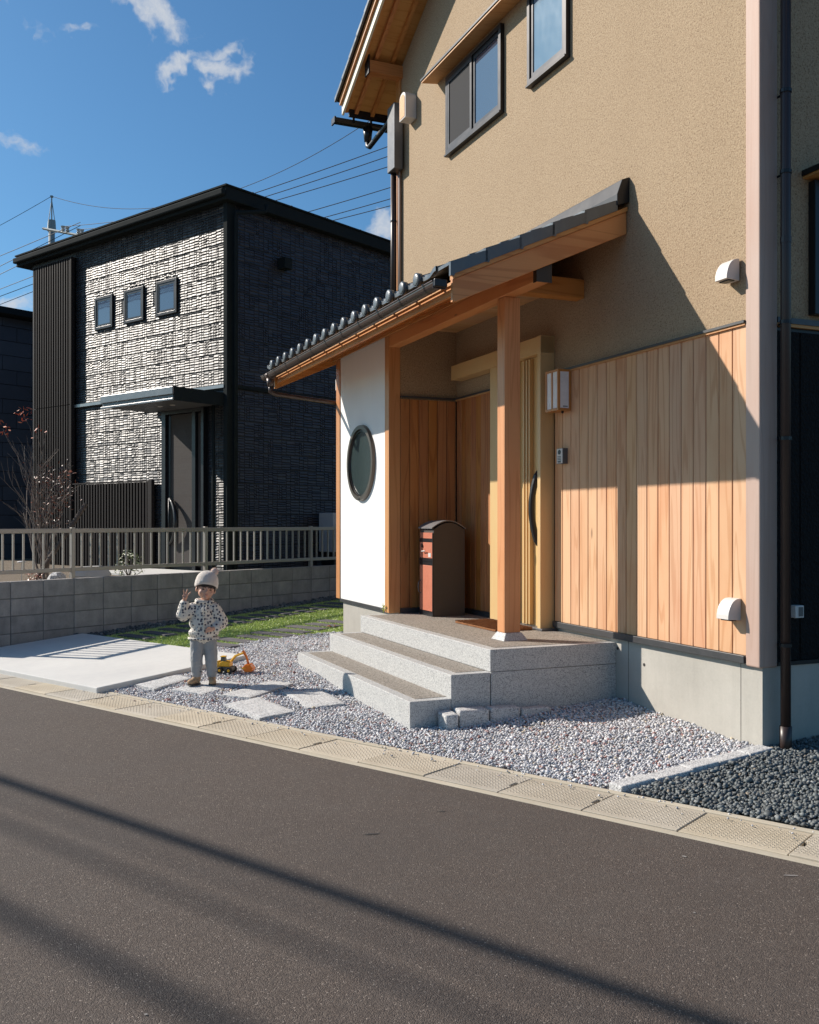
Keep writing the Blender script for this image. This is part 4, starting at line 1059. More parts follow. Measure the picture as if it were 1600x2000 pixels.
# louvred tower and the low louvred screen
def louvre(name, x, y0, y1, z0, z1, pitch, wd, dep=.045, splits=()):
    back = part(name, bx(x + dep, DX - .005 if z1 > 3 else x + dep + .03, y0, y1, z0, z1 - .01), BRICKB, nh)
    n = int((y1 - y0) / pitch)
    zs = [z0] + list(splits) + [z1]
    for za, zb2 in zip(zs[:-1], zs[1:]):
        me = bx(0, dep, -wd / 2, wd / 2, 0, zb2 - za - .012).mesh('louvre_slat', LOUV)
        for k in range(n): link('louvre_slat', me, back, (x, y0 + pitch * (k + .5), za + .006))
    return back
louvre('louvre_tower', DX - .075, 15.19, 16.52, LZ, 5.99, .0785, .032, splits=(3.43,))
part('tower_cap', bx(DX - .08, DX + .02, 15.17, 16.54, 5.991, 6.005), LOUV, nh)
part('tower_corner', bx(DX - .08, DX - .01, 15.165, 15.1895, LZ, 5.99), LOUV, nh)
louvre('louvre_screen', DX - .065, 12.96, 15.15, LZ, 2.03, .082, .036)
part('screen_post', bx(DX - .07, DX - .01, 12.85, 12.958, LZ, 2.05), LOUV, nh, bev=.004)
part('screen_cap', bx(DX - .07, DX - .01, 12.96, 15.15, 2.031, 2.05), LOUV, nh)
# entrance door with glass slit and long bow handle
DOORN = wood('neighbour_door_panel', (.062, .052, .047), (.042, .036, .033), 1, 10, 18, rough=.85, contrast=.8)
dn = part('front_door', bx(DX - .0, DX + .03, 11.86, 12.44, LZ + .08, 3.05), DOORN, nh)
m = MB().box(DX - .05, DX + .031, 12.52, 12.62, LZ, 3.13).box(DX - .05, DX + .031, 11.58, 11.64, LZ, 3.13).box(DX - .05, DX + .031, 11.64, 12.52, 3.06, 3.13).box(DX - .05, DX + .031, 11.775, 11.86, LZ, 3.06)
part('door_frame', m, FRAMED, nh, bev=.004)
part('door_stile', bx(DX - .01, DX + .029, 12.441, 12.519, LZ + .08, 3.05), FRAMED, dn)
part('side_panel', bx(DX - .0, DX + .03, 11.645, 11.77, LZ + .08, 3.05), DOORN, nh)
m = MB(); pts = [(DX - .04 - .05 * math.sin(math.pi * k / 12), 12.42 - .23 * math.sin(math.pi * k / 12) ** .8, 1.03 + .72 * k / 12) for k in range(13)]
m.tube(pts, [.022 + .018 * math.sin(math.pi * k / 12) for k in range(13)], 8); m.tube([(DX - .045, 12.43, 1.03), (DX - .045, 12.43, 1.75)], .014, 8); part('door_handle', m, BLACKM, dn, smooth=True)
# door canopy
cn_ = part('door_canopy', bx(DX - .90, DX - .01, 11.18, 12.93, 3.125, 3.20), GREYM, nh)
SILV = plain('canopy_metal', (.20, .20, .205), .35, .6)
part('canopy_fascia', bx(DX - .925, DX - .901, 11.16, 12.95, 3.19, 3.30), SILV, cn_, bev=.006)
part('canopy_fascia', bx(DX - .925, DX - .901, 11.16, 12.95, 3.105, 3.135), SILV, cn_, bev=.004)
part('canopy_fascia', bx(DX - .90, DX - .01, 11.155, 11.179, 3.105, 3.30), EAVEN, cn_)
part('canopy_top', bx(DX - .90, DX - .01, 11.18, 12.93, 3.201, 3.29), EAVEN, cn_)
for c_ in (11.8, 12.1): part('downlight', MB().disc((DX - .45, c_, 3.123), .04, 2, 16, .004), VENT, cn_)
part('canopy_pipe', MB().tube([(DX - .06, 11.33, 3.12), (DX - .06, 11.33, LZ)], .026, 8), EAVEN, nh, smooth=True)
# rainwater pipe at the corner, vent cube on the side wall
part('downpipe', MB().tube([(DX + .50, CY - .30, ZE), (DX + .50, CY - .30, ZE - .10), (DX + .12, CY - .06, ZE - .16), (DX + .12, CY - .06, ZE - .22), (DX + .12, CY - .05, LZ)], .032, 8), EAVEN, nh, smooth=True)
part('vent_cube', bx(10.27, 10.43, CY - .14, CY + .03, 5.33, 5.50), EAVEN, nh, bev=.006)
# outdoor heat pump by the side wall
hp = thing('heat_pump', 'pale grey outdoor heat pump unit standing by the dark house', 'heat pump', ROAD, (11.9, 10.95, LZ))
GH = plain('heat_pump_casing', (.40, .42, .46), .5, bstr=.02)
part('casing', bx(11.10, 12.2, 10.72, 11.04, LZ + .28, 1.53), GH, hp, bev=.01)
part('foot', bx(11.14, 11.24, 10.74, 11.02, LZ, LZ + .28), BLACKM, hp); part('foot', bx(11.9, 12.0, 10.74, 11.02, LZ, LZ + .28), BLACKM, hp)
part('label_strip', bx(11.2, 11.34, 10.716, 10.7195, 1.17, 1.18), FRAMED, hp)

# far-left house
SID = None
m_, t_ = newmat('blue_grey_siding'); o_ = t_.obj()
br = t_.n('ShaderNodeTexBrick', {'Vector': t_.mapv(o_, rot=(R(90), 0, 0)), 'Color1': (.050, .062, .085, 1), 'Color2': (.080, .095, .125, 1), 'Mortar': (.02, .025, .035, 1), 'Scale': 1, 'Mortar Size': .012, 'Brick Width': .9, 'Row Height': .3, 'Bias': -.2})
t_.out(br.outputs[0], .7, t_.bump(br.outputs[1], -.4, .01)); SID = m_
fh = thing('far_house', 'plain blue-grey house partly behind the dark house at the left edge', 'house', ROAD, (10, 22, LZ))
m = MB()
zz = LZ
wall = part('wall', bx(9.3, 22, 19.06, 26, LZ - .3, 5.62), BRICKB, fh)
pm = {}
SIDC = [plain('blue_siding_a', (.050, .060, .082), .7, bstr=.2), plain('blue_siding_b', (.062, .074, .098), .7, bstr=.2)]
r_ = 0; z = LZ
while z < 5.55:
    h = min(.30, 5.6 - z); d = 9.3 - (r_ % 3) * .31
    while d < 22:
        key = (round(h, 2), 1)
        a, b = max(d, 9.3), min(d + .95, 22)
        if b - a > .1 and 7.0 < b and a < 14.5: part('siding_panel', bx(a + .006, b - .006, 19.03 - random.uniform(0, .008), 19.059, z + .006, z + h - .006), random.choice(SIDC), fh)
        d += .95
    z += h; r_ += 1
part('roof', bx(9.0, 22.5, 18.75, 26.5, 5.62, 5.76), EAVEN, fh, bev=.01)
for k in range(12): pass

# ------------------------------------------------------------------ garden in front of the dark house
BARK = plain('bark', (.20, .16, .135), .9, 0, .2, 60, .5); BARKD = plain('bark_dark', (.10, .075, .06), .9, 0, .2, 60, .5)
def branchy(m, p, d, L, r, depth, tips, spread=.5, up=.25):
    n = 4; pts = [p]; q = p.copy(); dd = d.normalized()
    for k in range(n):
        dd = (dd + Vector((random.uniform(-1, 1), random.uniform(-1, 1), random.uniform(-.5, 1))) * .22).normalized(); q = q + dd * L / n; pts.append(q.copy())
    m.tube(pts, [r * (1 - .4 * k / n) for k in range(n + 1)], 6 if r > .006 else 4, cap=False)
    if depth <= 0: tips.append(q); return
    for k in range(random.choice((2, 3, 3))):
        a = random.choice(pts[2:]); nd = (dd + Vector((random.uniform(-1, 1), random.uniform(-1, 1), random.uniform(-.4, .8))) * spread + Vector((0, 0, up * .3))).normalized()
        branchy(m, a, nd, L * random.uniform(.55, .8), r * .55, depth - 1, tips, spread, up)
    tips.append(q)
random.seed(21)
def leafset(pts, n, size, jitter):
    m = MB()
    for k in range(n):
        p = random.choice(pts) + Vector([random.gauss(0, jitter) for _ in range(3)]); a = Vector([random.gauss(0, 1) for _ in range(3)]).normalized(); b = a.orthogonal().normalized()
        s = size * random.uniform(.6, 1.2); m.add([p - a * s, p + b * s * .45, p + a * s, p - b * s * .45], [(0, 1, 2, 3)])
    return m
tr = thing('bare_shrub', 'nearly leafless shrub with grey stems and a few rust-red leaves behind the railing', 'shrub', ROAD, (6.6, 11.5, LZ))
m = MB(); tips = []
tb = Vector((6.55, 11.45, LZ))
cdir = lambda dx, dy, dz: Vector((dx, dy, dz))
for (dx, dy, dz, L, r) in ((-.20, .33, 1, 1.15, .016), (-.10, .18, 1, 1.0, .018), (.0, .1, 1, .95, .014), (.12, -.12, 1, .9, .016), (.25, -.1, .9, .8, .012), (-.3, .55, .95, .95, .012), (.1, .2, 1.1, 1.05, .012), (-.05, -.05, 1, .8, .011)):
    branchy(m, tb + Vector((random.uniform(-.05, .05), random.uniform(-.05, .05), -.02)), Vector((dx, dy, dz)), L * .85, r, 3, tips, .42, .3)
part('branches', m, BARK, tr)
RUST = grass_mat('rust_leaf', [(0, (.10, .055, .04)), (.5, (.16, .085, .055)), (.8, (.32, .09, .03)), (1, (.45, .10, .03))]); YEL = grass_mat('yellow_leaf', [(0, (.30, .24, .02)), (1, (.2, .22, .03))])
low = [t for t in tips if t.z < 2.1 and t.x > 6.5] or tips
lf = part('leaves', leafset(low, 480, .026, .06), RUST, tr); lf['kind'] = 'stuff'
hi = sorted(tips, key=lambda t: -t.z)[:3]
lf = part('red_leaves', leafset(hi[:1] * 3 + hi[1:], 60, .032, .05), grass_mat('red_leaf', [(0, (.5, .07, .02)), (1, (.6, .16, .04))]), tr); lf['kind'] = 'stuff'
sk = part('stake', MB().tube([(6.30, 11.35, LZ - .05), (6.95, 11.15, 1.62)], .03, 10), BARKD, fr=ROAD); tag(sk, 'thick brown wooden stake leaning against the bare shrub', 'stake')
# small evergreen shrub
bu = thing('evergreen_shrub', 'small round evergreen shrub with glossy leaves in front of the low louvred screen', 'shrub', ROAD, (7.50, 11.0, LZ))
random.seed(5)
bc = Vector((7.50, 11.0, LZ + .16)); pts = []
for k in range(420):
    v = Vector([random.gauss(0, 1) for _ in range(3)]).normalized() * random.uniform(.45, 1) ** .5; pts.append(bc + Vector((v.x * .19, v.y * .19, v.z * .20 + .02)))
m = MB()
for k in range(14):
    e = random.choice(pts); m.tube([bc + Vector((0, 0, -.15)), (bc + e) / 2, e], [.006, .004, .002], 4, cap=False)
part('stems', m, BARKD, bu)
LEAF = grass_mat('glossy_leaf', [(0, (.06, .10, .025)), (.5, (.13, .17, .05)), (.85, (.28, .30, .12)), (1, (.5, .5, .25))])
lf = part('leaves', leafset(pts, 560, .021, .012), LEAF, bu); lf['kind'] = 'stuff'
# small red-flowered plant and rock
ro = thing('garden_rock', 'pale garden rocks at the foot of the bare shrub', 'rock', ROAD, (6.4, 11.0, LZ))
m = MB().ell((6.42, 10.95, LZ + .05), (.12, .10, .10), None, 9, 6); m.v = [(x + random.uniform(-.01, .01), y + random.uniform(-.01, .01), z + random.uniform(-.01, .01)) for x, y, z in m.v]; part('rock', m, GRANR, ro)
m = MB().ell((6.95, 11.05, LZ + .07), (.30, .12, .13), None, 9, 6); m.v = [(x + random.uniform(-.015, .015), y + random.uniform(-.01, .01), z + random.uniform(-.015, .015)) for x, y, z in m.v]; part('rock', m, SLAB, ro)
fl = thing('flowering_plant', 'low plant with pink and red leaves beside the pale garden rocks', 'plant', ROAD, (6.05, 10.9, LZ))
pts = [Vector((6.08 + random.gauss(0, .05), 10.86 + random.gauss(0, .05), LZ + random.uniform(.03, .16))) for _ in range(60)]
lf = part('leaves', leafset(pts, 120, .02, .01), grass_mat('pink_leaf', [(0, (.45, .22, .15)), (.6, (.6, .35, .25)), (.85, (.5, .06, .04)), (1, (.12, .16, .04))]), fl); lf['kind'] = 'stuff'
tg = part('plant_tag', MB().tube([(6.15, 11.3, LZ), (6.15, 11.3, LZ + .26)], .004, 5).ell((6.15, 11.3, LZ + .27), (.055, .055, .014)), VENT, fr=ROAD); tag(tg, 'small white disc on a stick among the shrub stems', 'garden marker')
bn = thing('dark_bin', 'dark storage bin at the left edge behind the railing', 'bin', ROAD, (5.0, 12.0, LZ))
part('body', bx(5.2, 5.9, 12.9, 13.6, LZ, LZ + .50), BLACKM, bn, bev=.02); part('lid', bx(5.17, 5.93, 12.87, 13.63, LZ + .501, LZ + .55), GREYM, bn, bev=.02)

# ------------------------------------------------------------------ utility pole and overhead wires
def wpt(px, py, Y): return Vector(((px - 800) / 1876 * Y, Y, 1.4 + (1017.5 - py) / 1876 * Y))
PY = 42.0
CONCP = plain('pole_concrete', (.30, .32, .31), .8); POLEM = plain('pole_steel', (.25, .28, .28), .5, .3)
pb_ = wpt(101, 450, PY); px0 = pb_.x
up = thing('utility_pole', 'grey concrete utility pole with insulator arm rising behind the dark house', 'utility pole', WORLD, (px0, PY, 0))
part('pole', MB().tube([(px0, PY, 0), (px0, PY, wpt(0, 432, PY).z)], [.19, .13], 14), CONCP, up, smooth=True)
ztop = wpt(0, 383, PY).z; zarm = wpt(0, 446, PY).z
m = MB().tube([(px0, PY, zarm), (px0, PY, ztop)], .028, 8)
for s_ in (-1, 1): m.tube([(px0 + s_ * .13, PY + s_ * .05, zarm + .25), (px0, PY, ztop - .15)], .016, 6)
m.box(px0 - .05, px0 + .05, PY - .05, PY + .05, ztop - .06, ztop + .02); part('mast', m, POLEM, up)
arm0 = wpt(84, 446, PY); arm1 = wpt(192, 467, PY - 3.0)
part('crossarm', MB().tube([arm0, arm1], .055, 4), POLEM, up)
part('pole_band', MB().tube([(px0, PY, zarm - .12), (px0, PY, zarm + .35)], [.19, .16], 12), POLEM, up)
INS = plain('insulator', (.42, .43, .42), .3)
ins = []
for t in (.38, .46, .66, .72, .90, .97):
    p = arm0.lerp(arm1, t); ins.append(p + Vector((0, 0, .25)))
    part('insulator', MB().tube([p + Vector((0, 0, .04)), p + Vector((0, 0, .12)), p + Vector((0, 0, .16)), p + Vector((0, 0, .26))], [.05, .09, .06, .10], 8), INS, up)
WIRE = plain('wire_black', (.02, .02, .022), .6)
def wire(a, b, sag, r, label, seg=40):
    pts = []
    for k in range(seg + 1):
        t = k / seg; p = a.lerp(b, t); p.z -= sag * 4 * t * (1 - t); pts.append(p)
    m = MB().tube(pts, r, 5); o = part('overhead_wire', m, WIRE); tag(o, label, 'overhead wire', 'overhead wires'); return o
def thru(p0, p1, Y0, Y1, ext=1.35):
    """wire passing through two sight points at the given distances, carried on beyond the second"""
    a = wpt(*p0, Y0); b = wpt(*p1, Y1); return a, a + (b - a) * ext
wire(Vector((px0, PY, ztop)), wpt(900, 100, 30), 2.2, .011, 'single thin wire from the pole top up towards the roof eave')
wire(Vector((px0, PY, ztop)), wpt(-500, 640, 46), .6, .011, 'thin wire descending from the pole top to the left edge')
six = [((500, 380), (767, 280), 'uppermost'), ((520, 386), (767, 299), 'second from the top'), ((550, 389), (767, 319), 'third from the top'), ((604, 413), (767, 361), 'fourth from the top'), ((635, 423), (767, 383), 'fifth from the top'), ((655, 427), (767, 396), 'lowest')]
for (p, q, n_) in six:
    sl = (q[1] - p[1]) / (q[0] - p[0])
    # line carried back behind the dark house to the pole arm and on over the main house
    a = wpt(p[0] - 330, p[1] - sl * .80 * 330, 40); b = wpt(q[0] + 300, q[1] + sl * 300, 34)
    wire(a, b, .25, .016, n_ + ' of six black wires between dark roof and house wall')
for k, (p, q) in enumerate((((0, 502), (97, 460)), ((0, 523), (97, 472)), ((0, 538), (50, 512)), ((0, 566), (62, 541)), ((0, 580), (62, 556)), ((0, 596), (62, 571)))):
    sl = (q[1] - p[1]) / (q[0] - p[0]); a = wpt(p[0] - 500, p[1] - sl * 500 * .9, 46); b = wpt(q[0] + 60, q[1] + sl * 60, 40)
    wire(a, b, .1, .014, ('uppermost', 'second', 'third', 'fourth', 'fifth', 'lowest')[k] + ' of six wires falling to the left edge')
wire(ins[0], wpt(260, 428, 38), .03, .012, 'pale wire leaving the nearest insulator of the pole arm')
wire(ins[2], wpt(230, 441, 38), .02, .012, 'second pale wire leaving the pole arm over the dark roof')
# cables over the road (out of the picture; their shadows cross the asphalt)
for (dsh, h, r, lb) in ((2.80, 6.4, .050, 'thick bundled cable over the road, nearest the gutter'), (1.86, 10.0, .045, 'thick bundled cable over the middle of the road'), (2.40, 9.5, .022, 'thin cable high over the road'), (2.62, 9.5, .013, 'thinnest cable high over the road')):
    t = (h + .1) / .6321; d = dsh - .308 * t * 1.0 * (SUN.xy.length / SUN.xy.length)
    sd = SUN.xy.normalized(); dd_ = sd.x * D_.x + sd.y * D_.y; d = dsh + dd_ * t
    pts = [fpt(ROAD, (d, c, h + (.0 if True else 0))) for c in range(-30, 61, 5)]
    o = part('overhead_cable', MB().tube(pts, r, 8), WIRE); tag(o, lb, 'overhead cable', 'cables over the road')

# fallen leaves and a red stone
DRY = plain('dry_leaf', (.30, .14, .06), .8)
for px, py, lb in ((586, 1223, 'small dry orange leaf lying on the turf near the slate strips'), (327, 1362, 'dark red stone lying on the gravel by the gutter lids'), (643, 1232, 'brown dry leaf cluster on the turf beside the foundation')):
    q = px2road(px, py, .06 if py < 1300 else -.06); z = gz(q.x)
    if 'stone' in lb:
        m = MB().ell((q.x, q.y, z + .012), (.022, .036, .014), None, 8, 5); m.v = [(a + random.uniform(-.004, .004), b_ + random.uniform(-.004, .004), c_) for a, b_, c_ in m.v]
        o = part('red_stone', m, plain('red_stone', (.16, .045, .04), .8), fr=ROAD); tag(o, lb, 'stone')
    else:
        m = MB()
        for k in range(1 if 'orange' in lb else 7):
            a = random.uniform(0, 6.28); c0 = Vector((q.x + random.uniform(-.06, .06) * (k > 0), q.y + random.uniform(-.06, .06) * (k > 0), z + .028)); l = .03
            d1 = Vector((math.cos(a), math.sin(a), .35)) * l; d2 = Vector((-math.sin(a), math.cos(a), .1)) * l * .5
            m.add([c0 - d1, c0 + d2, c0 + d1, c0 - d2, c0 + Vector((0, 0, .004))], [(0, 1, 4), (1, 2, 4), (2, 3, 4), (3, 0, 4)])
        o = part('dry_leaf', m, DRY, fr=ROAD); tag(o, lb, 'leaf')
        if k: o['kind'] = 'stuff'; del o['category']

# ------------------------------------------------------------------ toy excavator
YEL_ = plain('toy_yellow', (.80, .42, .02), .35, bstr=.02); ORG = plain('toy_orange', (.85, .20, .01), .35, bstr=.02); TG = plain('toy_grey', (.10, .10, .085), .45)
ty = px2road(443, 1316, -.03)
toy = thing('toy_excavator', 'yellow and orange toy excavator standing on the gravel behind the child', 'toy', ROAD, (ty.x, ty.y, gz(ty.x) + .012), rot=R(28))
# local: +y to the left of the picture, so the arm reaches -y (to the right)
def tp(name, m, mt, par=toy, **k):
    vs = m.v; o = bpy.data.objects.new(name, m.mesh(name, mt, k.get('smooth', False))); col.objects.link(o); o.parent = par
    if k.get('bev'): b = o.modifiers.new('bevel', 'BEVEL'); b.width = k['bev']; b.segments = 2; b.limit_method = 'ANGLE'
    return o
tp('chassis', bx(-.045, .045, -.065, .065, .02, .06), TG, bev=.008)
for sx in (-1, 1):
    for yy in (-.045, .045):
        wl = tp('wheel', MB().disc((sx * .055, yy, .030), .031, 0, 18, .03), RUBBER, bev=.004); tp('hub', MB().disc((sx * .0712, yy, .030), .013, 0, 12, .004), YEL_, wl)
tp('body', MB().prism([(-.045, .062), (.06, .062), (.06, .10), (.02, .115), (-.045, .105)], -.042, .042, 0), YEL_, bev=.006)
tp('cab', MB().prism([(.0, .1055), (.05, .1055), (.045, .15), (.008, .15)], -.035, .012, 0), TG, bev=.004); tp('cab_roof', bx(-.039, .016, .002, .052, .1505, .158), YEL_, bev=.003)
tp('counterweight', bx(-.035, .035, .0605, .085, .03, .115), YEL_, bev=.006)
tp('boom', MB().tube([(.028, -.03, .10), (.028, -.075, .155), (.028, -.125, .175), (.028, -.165, .19)], [.013, .014, .012, .011], 6), YEL_)
tp('stick', MB().tube([(.028, -.150, .205), (.028, -.185, .15), (.028, -.205, .085)], [.013, .011, .010], 6), ORG)
tp('bucket', MB().prism([(-.235, .085), (-.185, .085), (-.155, .045), (-.185, .012), (-.25, .02), (-.262, .05)], -.02, .065, 0), ORG, bev=.005)
tp('bucket_rim', bx(-.022, .067, -.192, -.152, .045, .055), YEL_)

# ------------------------------------------------------------------ the child
ch = thing('person', 'toddler in knitted bobble hat and spotted jacket waving three fingers on the paver', 'person', WORLD, (0, 0, 0))
cp = px2road(398, 1337, -.035); cw = fpt(ROAD, (cp.x, cp.y, 0)); ch.location = (cw.x, cw.y, gz(cp.x) + .030); ch.rotation_euler = (0, 0, math.atan2(-cw.x, cw.y) - 0.0)
BASE[ch.name] = Vector((0, 0, 0))
SKIN = plain('skin', (.60, .33, .225), .5, 0, .03, 60, .03); HAIR = plain('hair', (.018, .012, .010), .45, 0, .2, 120, .5)
def remesh(name, m, mat, vox, smooth=4, par=ch, fac=.6):
    me = m.mesh(name, mat, True); o = bpy.data.objects.new(name, me); col.objects.link(o)
    if par is not None: o.parent = par
    r = o.modifiers.new('remesh', 'REMESH'); r.mode = 'VOXEL'; r.voxel_size = vox; r.use_smooth_shade = True
    if smooth: s_ = o.modifiers.new('smooth', 'SMOOTH'); s_.iterations = smooth; s_.factor = fac
    return o
V3 = Vector
# local: x to the picture's right, y away from the camera, z up; the figure looks along -y
hc = V3((.020, 0, .845)); tilt = Matrix.Rotation(R(9), 3, 'Y') @ Matrix.Rotation(R(7), 3, 'Z')      # head leans a little, turned
def hp_(x, y, z): return hc + tilt @ V3((x, y, z))
b = MB()
b.ell(hc + V3((0, .005, .012)), (.078, .086, .090), tilt, 24, 16)                 # skull
b.ell(hp_(0, -.016, -.034), (.066, .064, .060), tilt, 20, 14)                     # face and cheeks
b.ell(hp_(-.033, -.048, -.036), (.030, .026, .028), tilt); b.ell(hp_(.033, -.048, -.036), (.030, .026, .028), tilt)
b.ell(hp_(0, -.060, -.078), (.024, .020, .018), tilt)                             # chin
b.ell(hp_(0, -.083, -.022), (.010, .012, .011), tilt); b.ell(hp_(0, -.078, -.006), (.007, .008, .02), tilt)   # nose
b.ell(hp_(0, -.076, -.050), (.018, .008, .0055), tilt); b.ell(hp_(0, -.074, -.059), (.014, .008, .005), tilt)  # lips
for s_ in (-1, 1): b.ell(hp_(s_ * .079, .004, -.020), (.010, .016, .022), tilt)   # ears
b.cap((.012, .008, .70), (.016, .006, .80), .036, .034)                           # neck
b.cap((.0, .01, .44), (.0, .01, .62), .080, .085); b.ell((0, .01, .655), (.095, .06, .045))   # trunk
LSh, LEl, LWr = V3((-.105, .0, .655)), V3((-.185, -.03, .625)), V3((-.163, -.055, .745))      # picture-left arm, raised
RSh, REl, RWr = V3((.105, .0, .655)), V3((.150, .0, .525)), V3((.085, -.085, .500))           # picture-right arm, hand on the belly
b.cap(LSh, LEl, .034, .028); b.cap(LEl, LWr, .028, .019); b.cap(RSh, REl, .034, .028); b.cap(REl, RWr, .028, .020)
# raised hand: palm and three spread fingers, ring/little finger folded under the thumb
pm_ = LWr + V3((.006, -.004, .030)); b.ell(pm_, (.021, .011, .026)); b.cap(LWr, pm_, .017, .018)
def finger(base, d1, d2, L1, L2, r): a_ = base + d1.normalized() * L1; b.cap(base, a_, r, r * .92, 8); b.cap(a_, a_ + d2.normalized() * L2, r * .92, r * .75, 8)
finger(pm_ + V3((-.008, 0, .016)), V3((-.16, -.1, 1)), V3((-.10, -.15, 1)), .024, .020, .0066)
finger(pm_ + V3((.004, 0, .020)), V3((.30, -.1, 1)), V3((.38, -.1, 1)), .026, .022, .0066)
finger(pm_ + V3((.015, 0, .012)), V3((.85, -.1, .85)), V3((1.0, -.1, .8)), .024, .020, .0064)
finger(pm_ + V3((-.017, -.004, .008)), V3((-.2, -1, .35)), V3((.3, .1, -1)), .015, .013, .0064)
finger(pm_ + V3((-.014, -.008, -.012)), V3((.1, -1, .3)), V3((1, -.2, .25)), .014, .015, .0070)
# hand on the belly
p2 = RWr + V3((-.030, -.016, -.008)); b.ell(p2, (.026, .014, .021)); b.cap(RWr, p2, .018, .016)
for k in range(4): finger(p2 + V3((-.016, -.004, .013 - .0095 * k)), V3((-1, -.25, -.25)), V3((-.7, .3, -.75)), .015 - .001 * abs(k - 1), .013, .0062)
finger(p2 + V3((-.004, -.010, .016)), V3((-.6, -.5, .4)), V3((-1, 0, -.2)), .013, .011, .0066)
# legs
LHp, LKn, LAn = V3((-.052, .01, .40)), V3((-.062, -.005, .22)), V3((-.060, .01, .065)); RHp, RKn, RAn = V3((.052, .01, .40)), V3((.064, -.005, .22)), V3((.072, .0, .060))
b.ell((0, .012, .42), (.088, .068, .06))
for h_, k_, a_ in ((LHp, LKn, LAn), (RHp, RKn, RAn)): b.cap(h_, k_, .052, .037); b.cap(k_, a_, .037, .025)
for a_, dr_ in ((LAn, V3((-.75, -.65, 0)).normalized()), (RAn, V3((.05, -1, 0)).normalized())):
    b.cap(a_ + V3((0, 0, -.025)) - dr_ * .01, a_ + dr_ * .065 + V3((0, 0, -.038)), .024, .017)
remesh('body', b, SKIN, .0028, 3)
# face details
EYE = plain('eye_dark', (.012, .008, .007), .15, bstr=0); LIP = plain('lip', (.50, .16, .13), .5, bstr=0)
for s_ in (-1, 1):
    e = MB().ell(hp_(s_ * .030, -.0715, -.008), (.0125, .006, .0048), tilt, 12, 8); tp('eye', e, EYE, ch, smooth=True)
    e = MB().tube([hp_(s_ * .017, -.0785, .010), hp_(s_ * .031, -.0775, .0135), hp_(s_ * .045, -.069, .009)], [.0018, .0026, .0015], 6); tp('eyebrow', e, HAIR, ch, smooth=True)
tp('mouth', MB().ell(hp_(0, -.0835, -.0545), (.0145, .003, .0030), tilt, 12, 6), LIP, ch, smooth=True)
# hair: fringe and sides under the hat
h_ = MB()
h_.ell(hc + tilt @ V3((0, .012, .022)), (.083, .089, .085), tilt, 20, 12)
hm = MB()
for k in range(46):
    a_ = R(-168 + 156 * k / 45); x_, y_ = math.cos(a_) * .076, math.sin(a_) * .080
    ln = .050 + .012 * math.sin(k * 2.1) + (.026 if abs(k - 22.5) > 19 else 0)
    q0 = hp_(x_ * .96, y_ * .96 + .003, .058); q1 = hp_(x_ * 1.04, y_ * 1.04 + .003, .058 - ln * .5); q2 = hp_(x_ * 1.05 + random.uniform(-.004, .004), y_ * 1.03 + .004, .060 - ln)
    hm.tube([q0, q1, q2], [.0065, .0055, .0015], 5)
tp('hair', hm, HAIR, ch, smooth=True)
# knitted hat
KN, t = newmat('knit'); o_ = t.obj(); ang = t.n('ShaderNodeSeparateXYZ', {0: o_})
ww = t.n('ShaderNodeTexWave', {'Vector': o_, 'Scale': 34, 'Distortion': 1.2, 'Detail': 1, 'Detail Scale': 2}, wave_type='BANDS', bands_direction='X').outputs[1]
w2_ = t.n('ShaderNodeTexWave', {'Vector': o_, 'Scale': 40, 'Distortion': 1.0}, wave_type='BANDS', bands_direction='Z').outputs[1]
t.out(t.mix(ww, (.66, .57, .49), (.84, .76, .67)), .95, t.bump(t.math('ADD', ww, t.math('MULTIPLY', w2_, .5)), .7, .006), **{'Sheen Weight': .4})
hm = MB(); nu = 40; rows_ = [(.096, .040), (.101, .050), (.1025, .062), (.101, .068), (.098, .074), (.095, .092), (.084, .116), (.062, .136), (.031, .147), (.0, .150)]
vs = []; fs = []
for i, (r_, z_) in enumerate(rows_):
    for k in range(nu):
        a_ = 2 * math.pi * k / nu; rr = r_ * (1 + (.018 if k % 2 else -.012) * (1 if i < 8 else .3)); back = .045 * (math.sin(a_) * .5 + .5) ** 1.2 * (1 - i / 9)
        side = -.020 * max(0, abs(math.cos(a_)) ** 3) * (1 - i / 9) if i < 3 else 0
        vs.append(hp_(rr * math.cos(a_) * .93, rr * math.sin(a_) + .010, z_ - back + side + .008 * 0 ))
for i in range(len(rows_) - 1):
    for k in range(nu): fs.append((i * nu + k, i * nu + (k + 1) % nu, (i + 1) * nu + (k + 1) % nu, (i + 1) * nu + k))
hm.add(vs, fs); ho = tp('hat', hm, KN, ch, smooth=True); s_ = ho.modifiers.new('thick', 'SOLIDIFY'); s_.thickness = .007; s_.offset = 1
ss = ho.modifiers.new('sub', 'SUBSURF'); ss.levels = 1; ss.render_levels = 1
pmx = MB(); pc = hp_(.052, .012, .152)
for k in range(900):
    v_ = V3([random.gauss(0, 1) for _ in range(3)]).normalized(); a_ = v_.orthogonal().normalized() * .0022; rr = random.uniform(.036, .045)
    pmx.add([pc + v_ * .012 - a_, pc + v_ * .012 + a_, pc + v_ * rr], [(0, 1, 2)])
pmx.ell(pc, (.034, .034, .034)); tp('pompom', pmx, plain('pompom_wool', (.70, .55, .47), .95), ho)
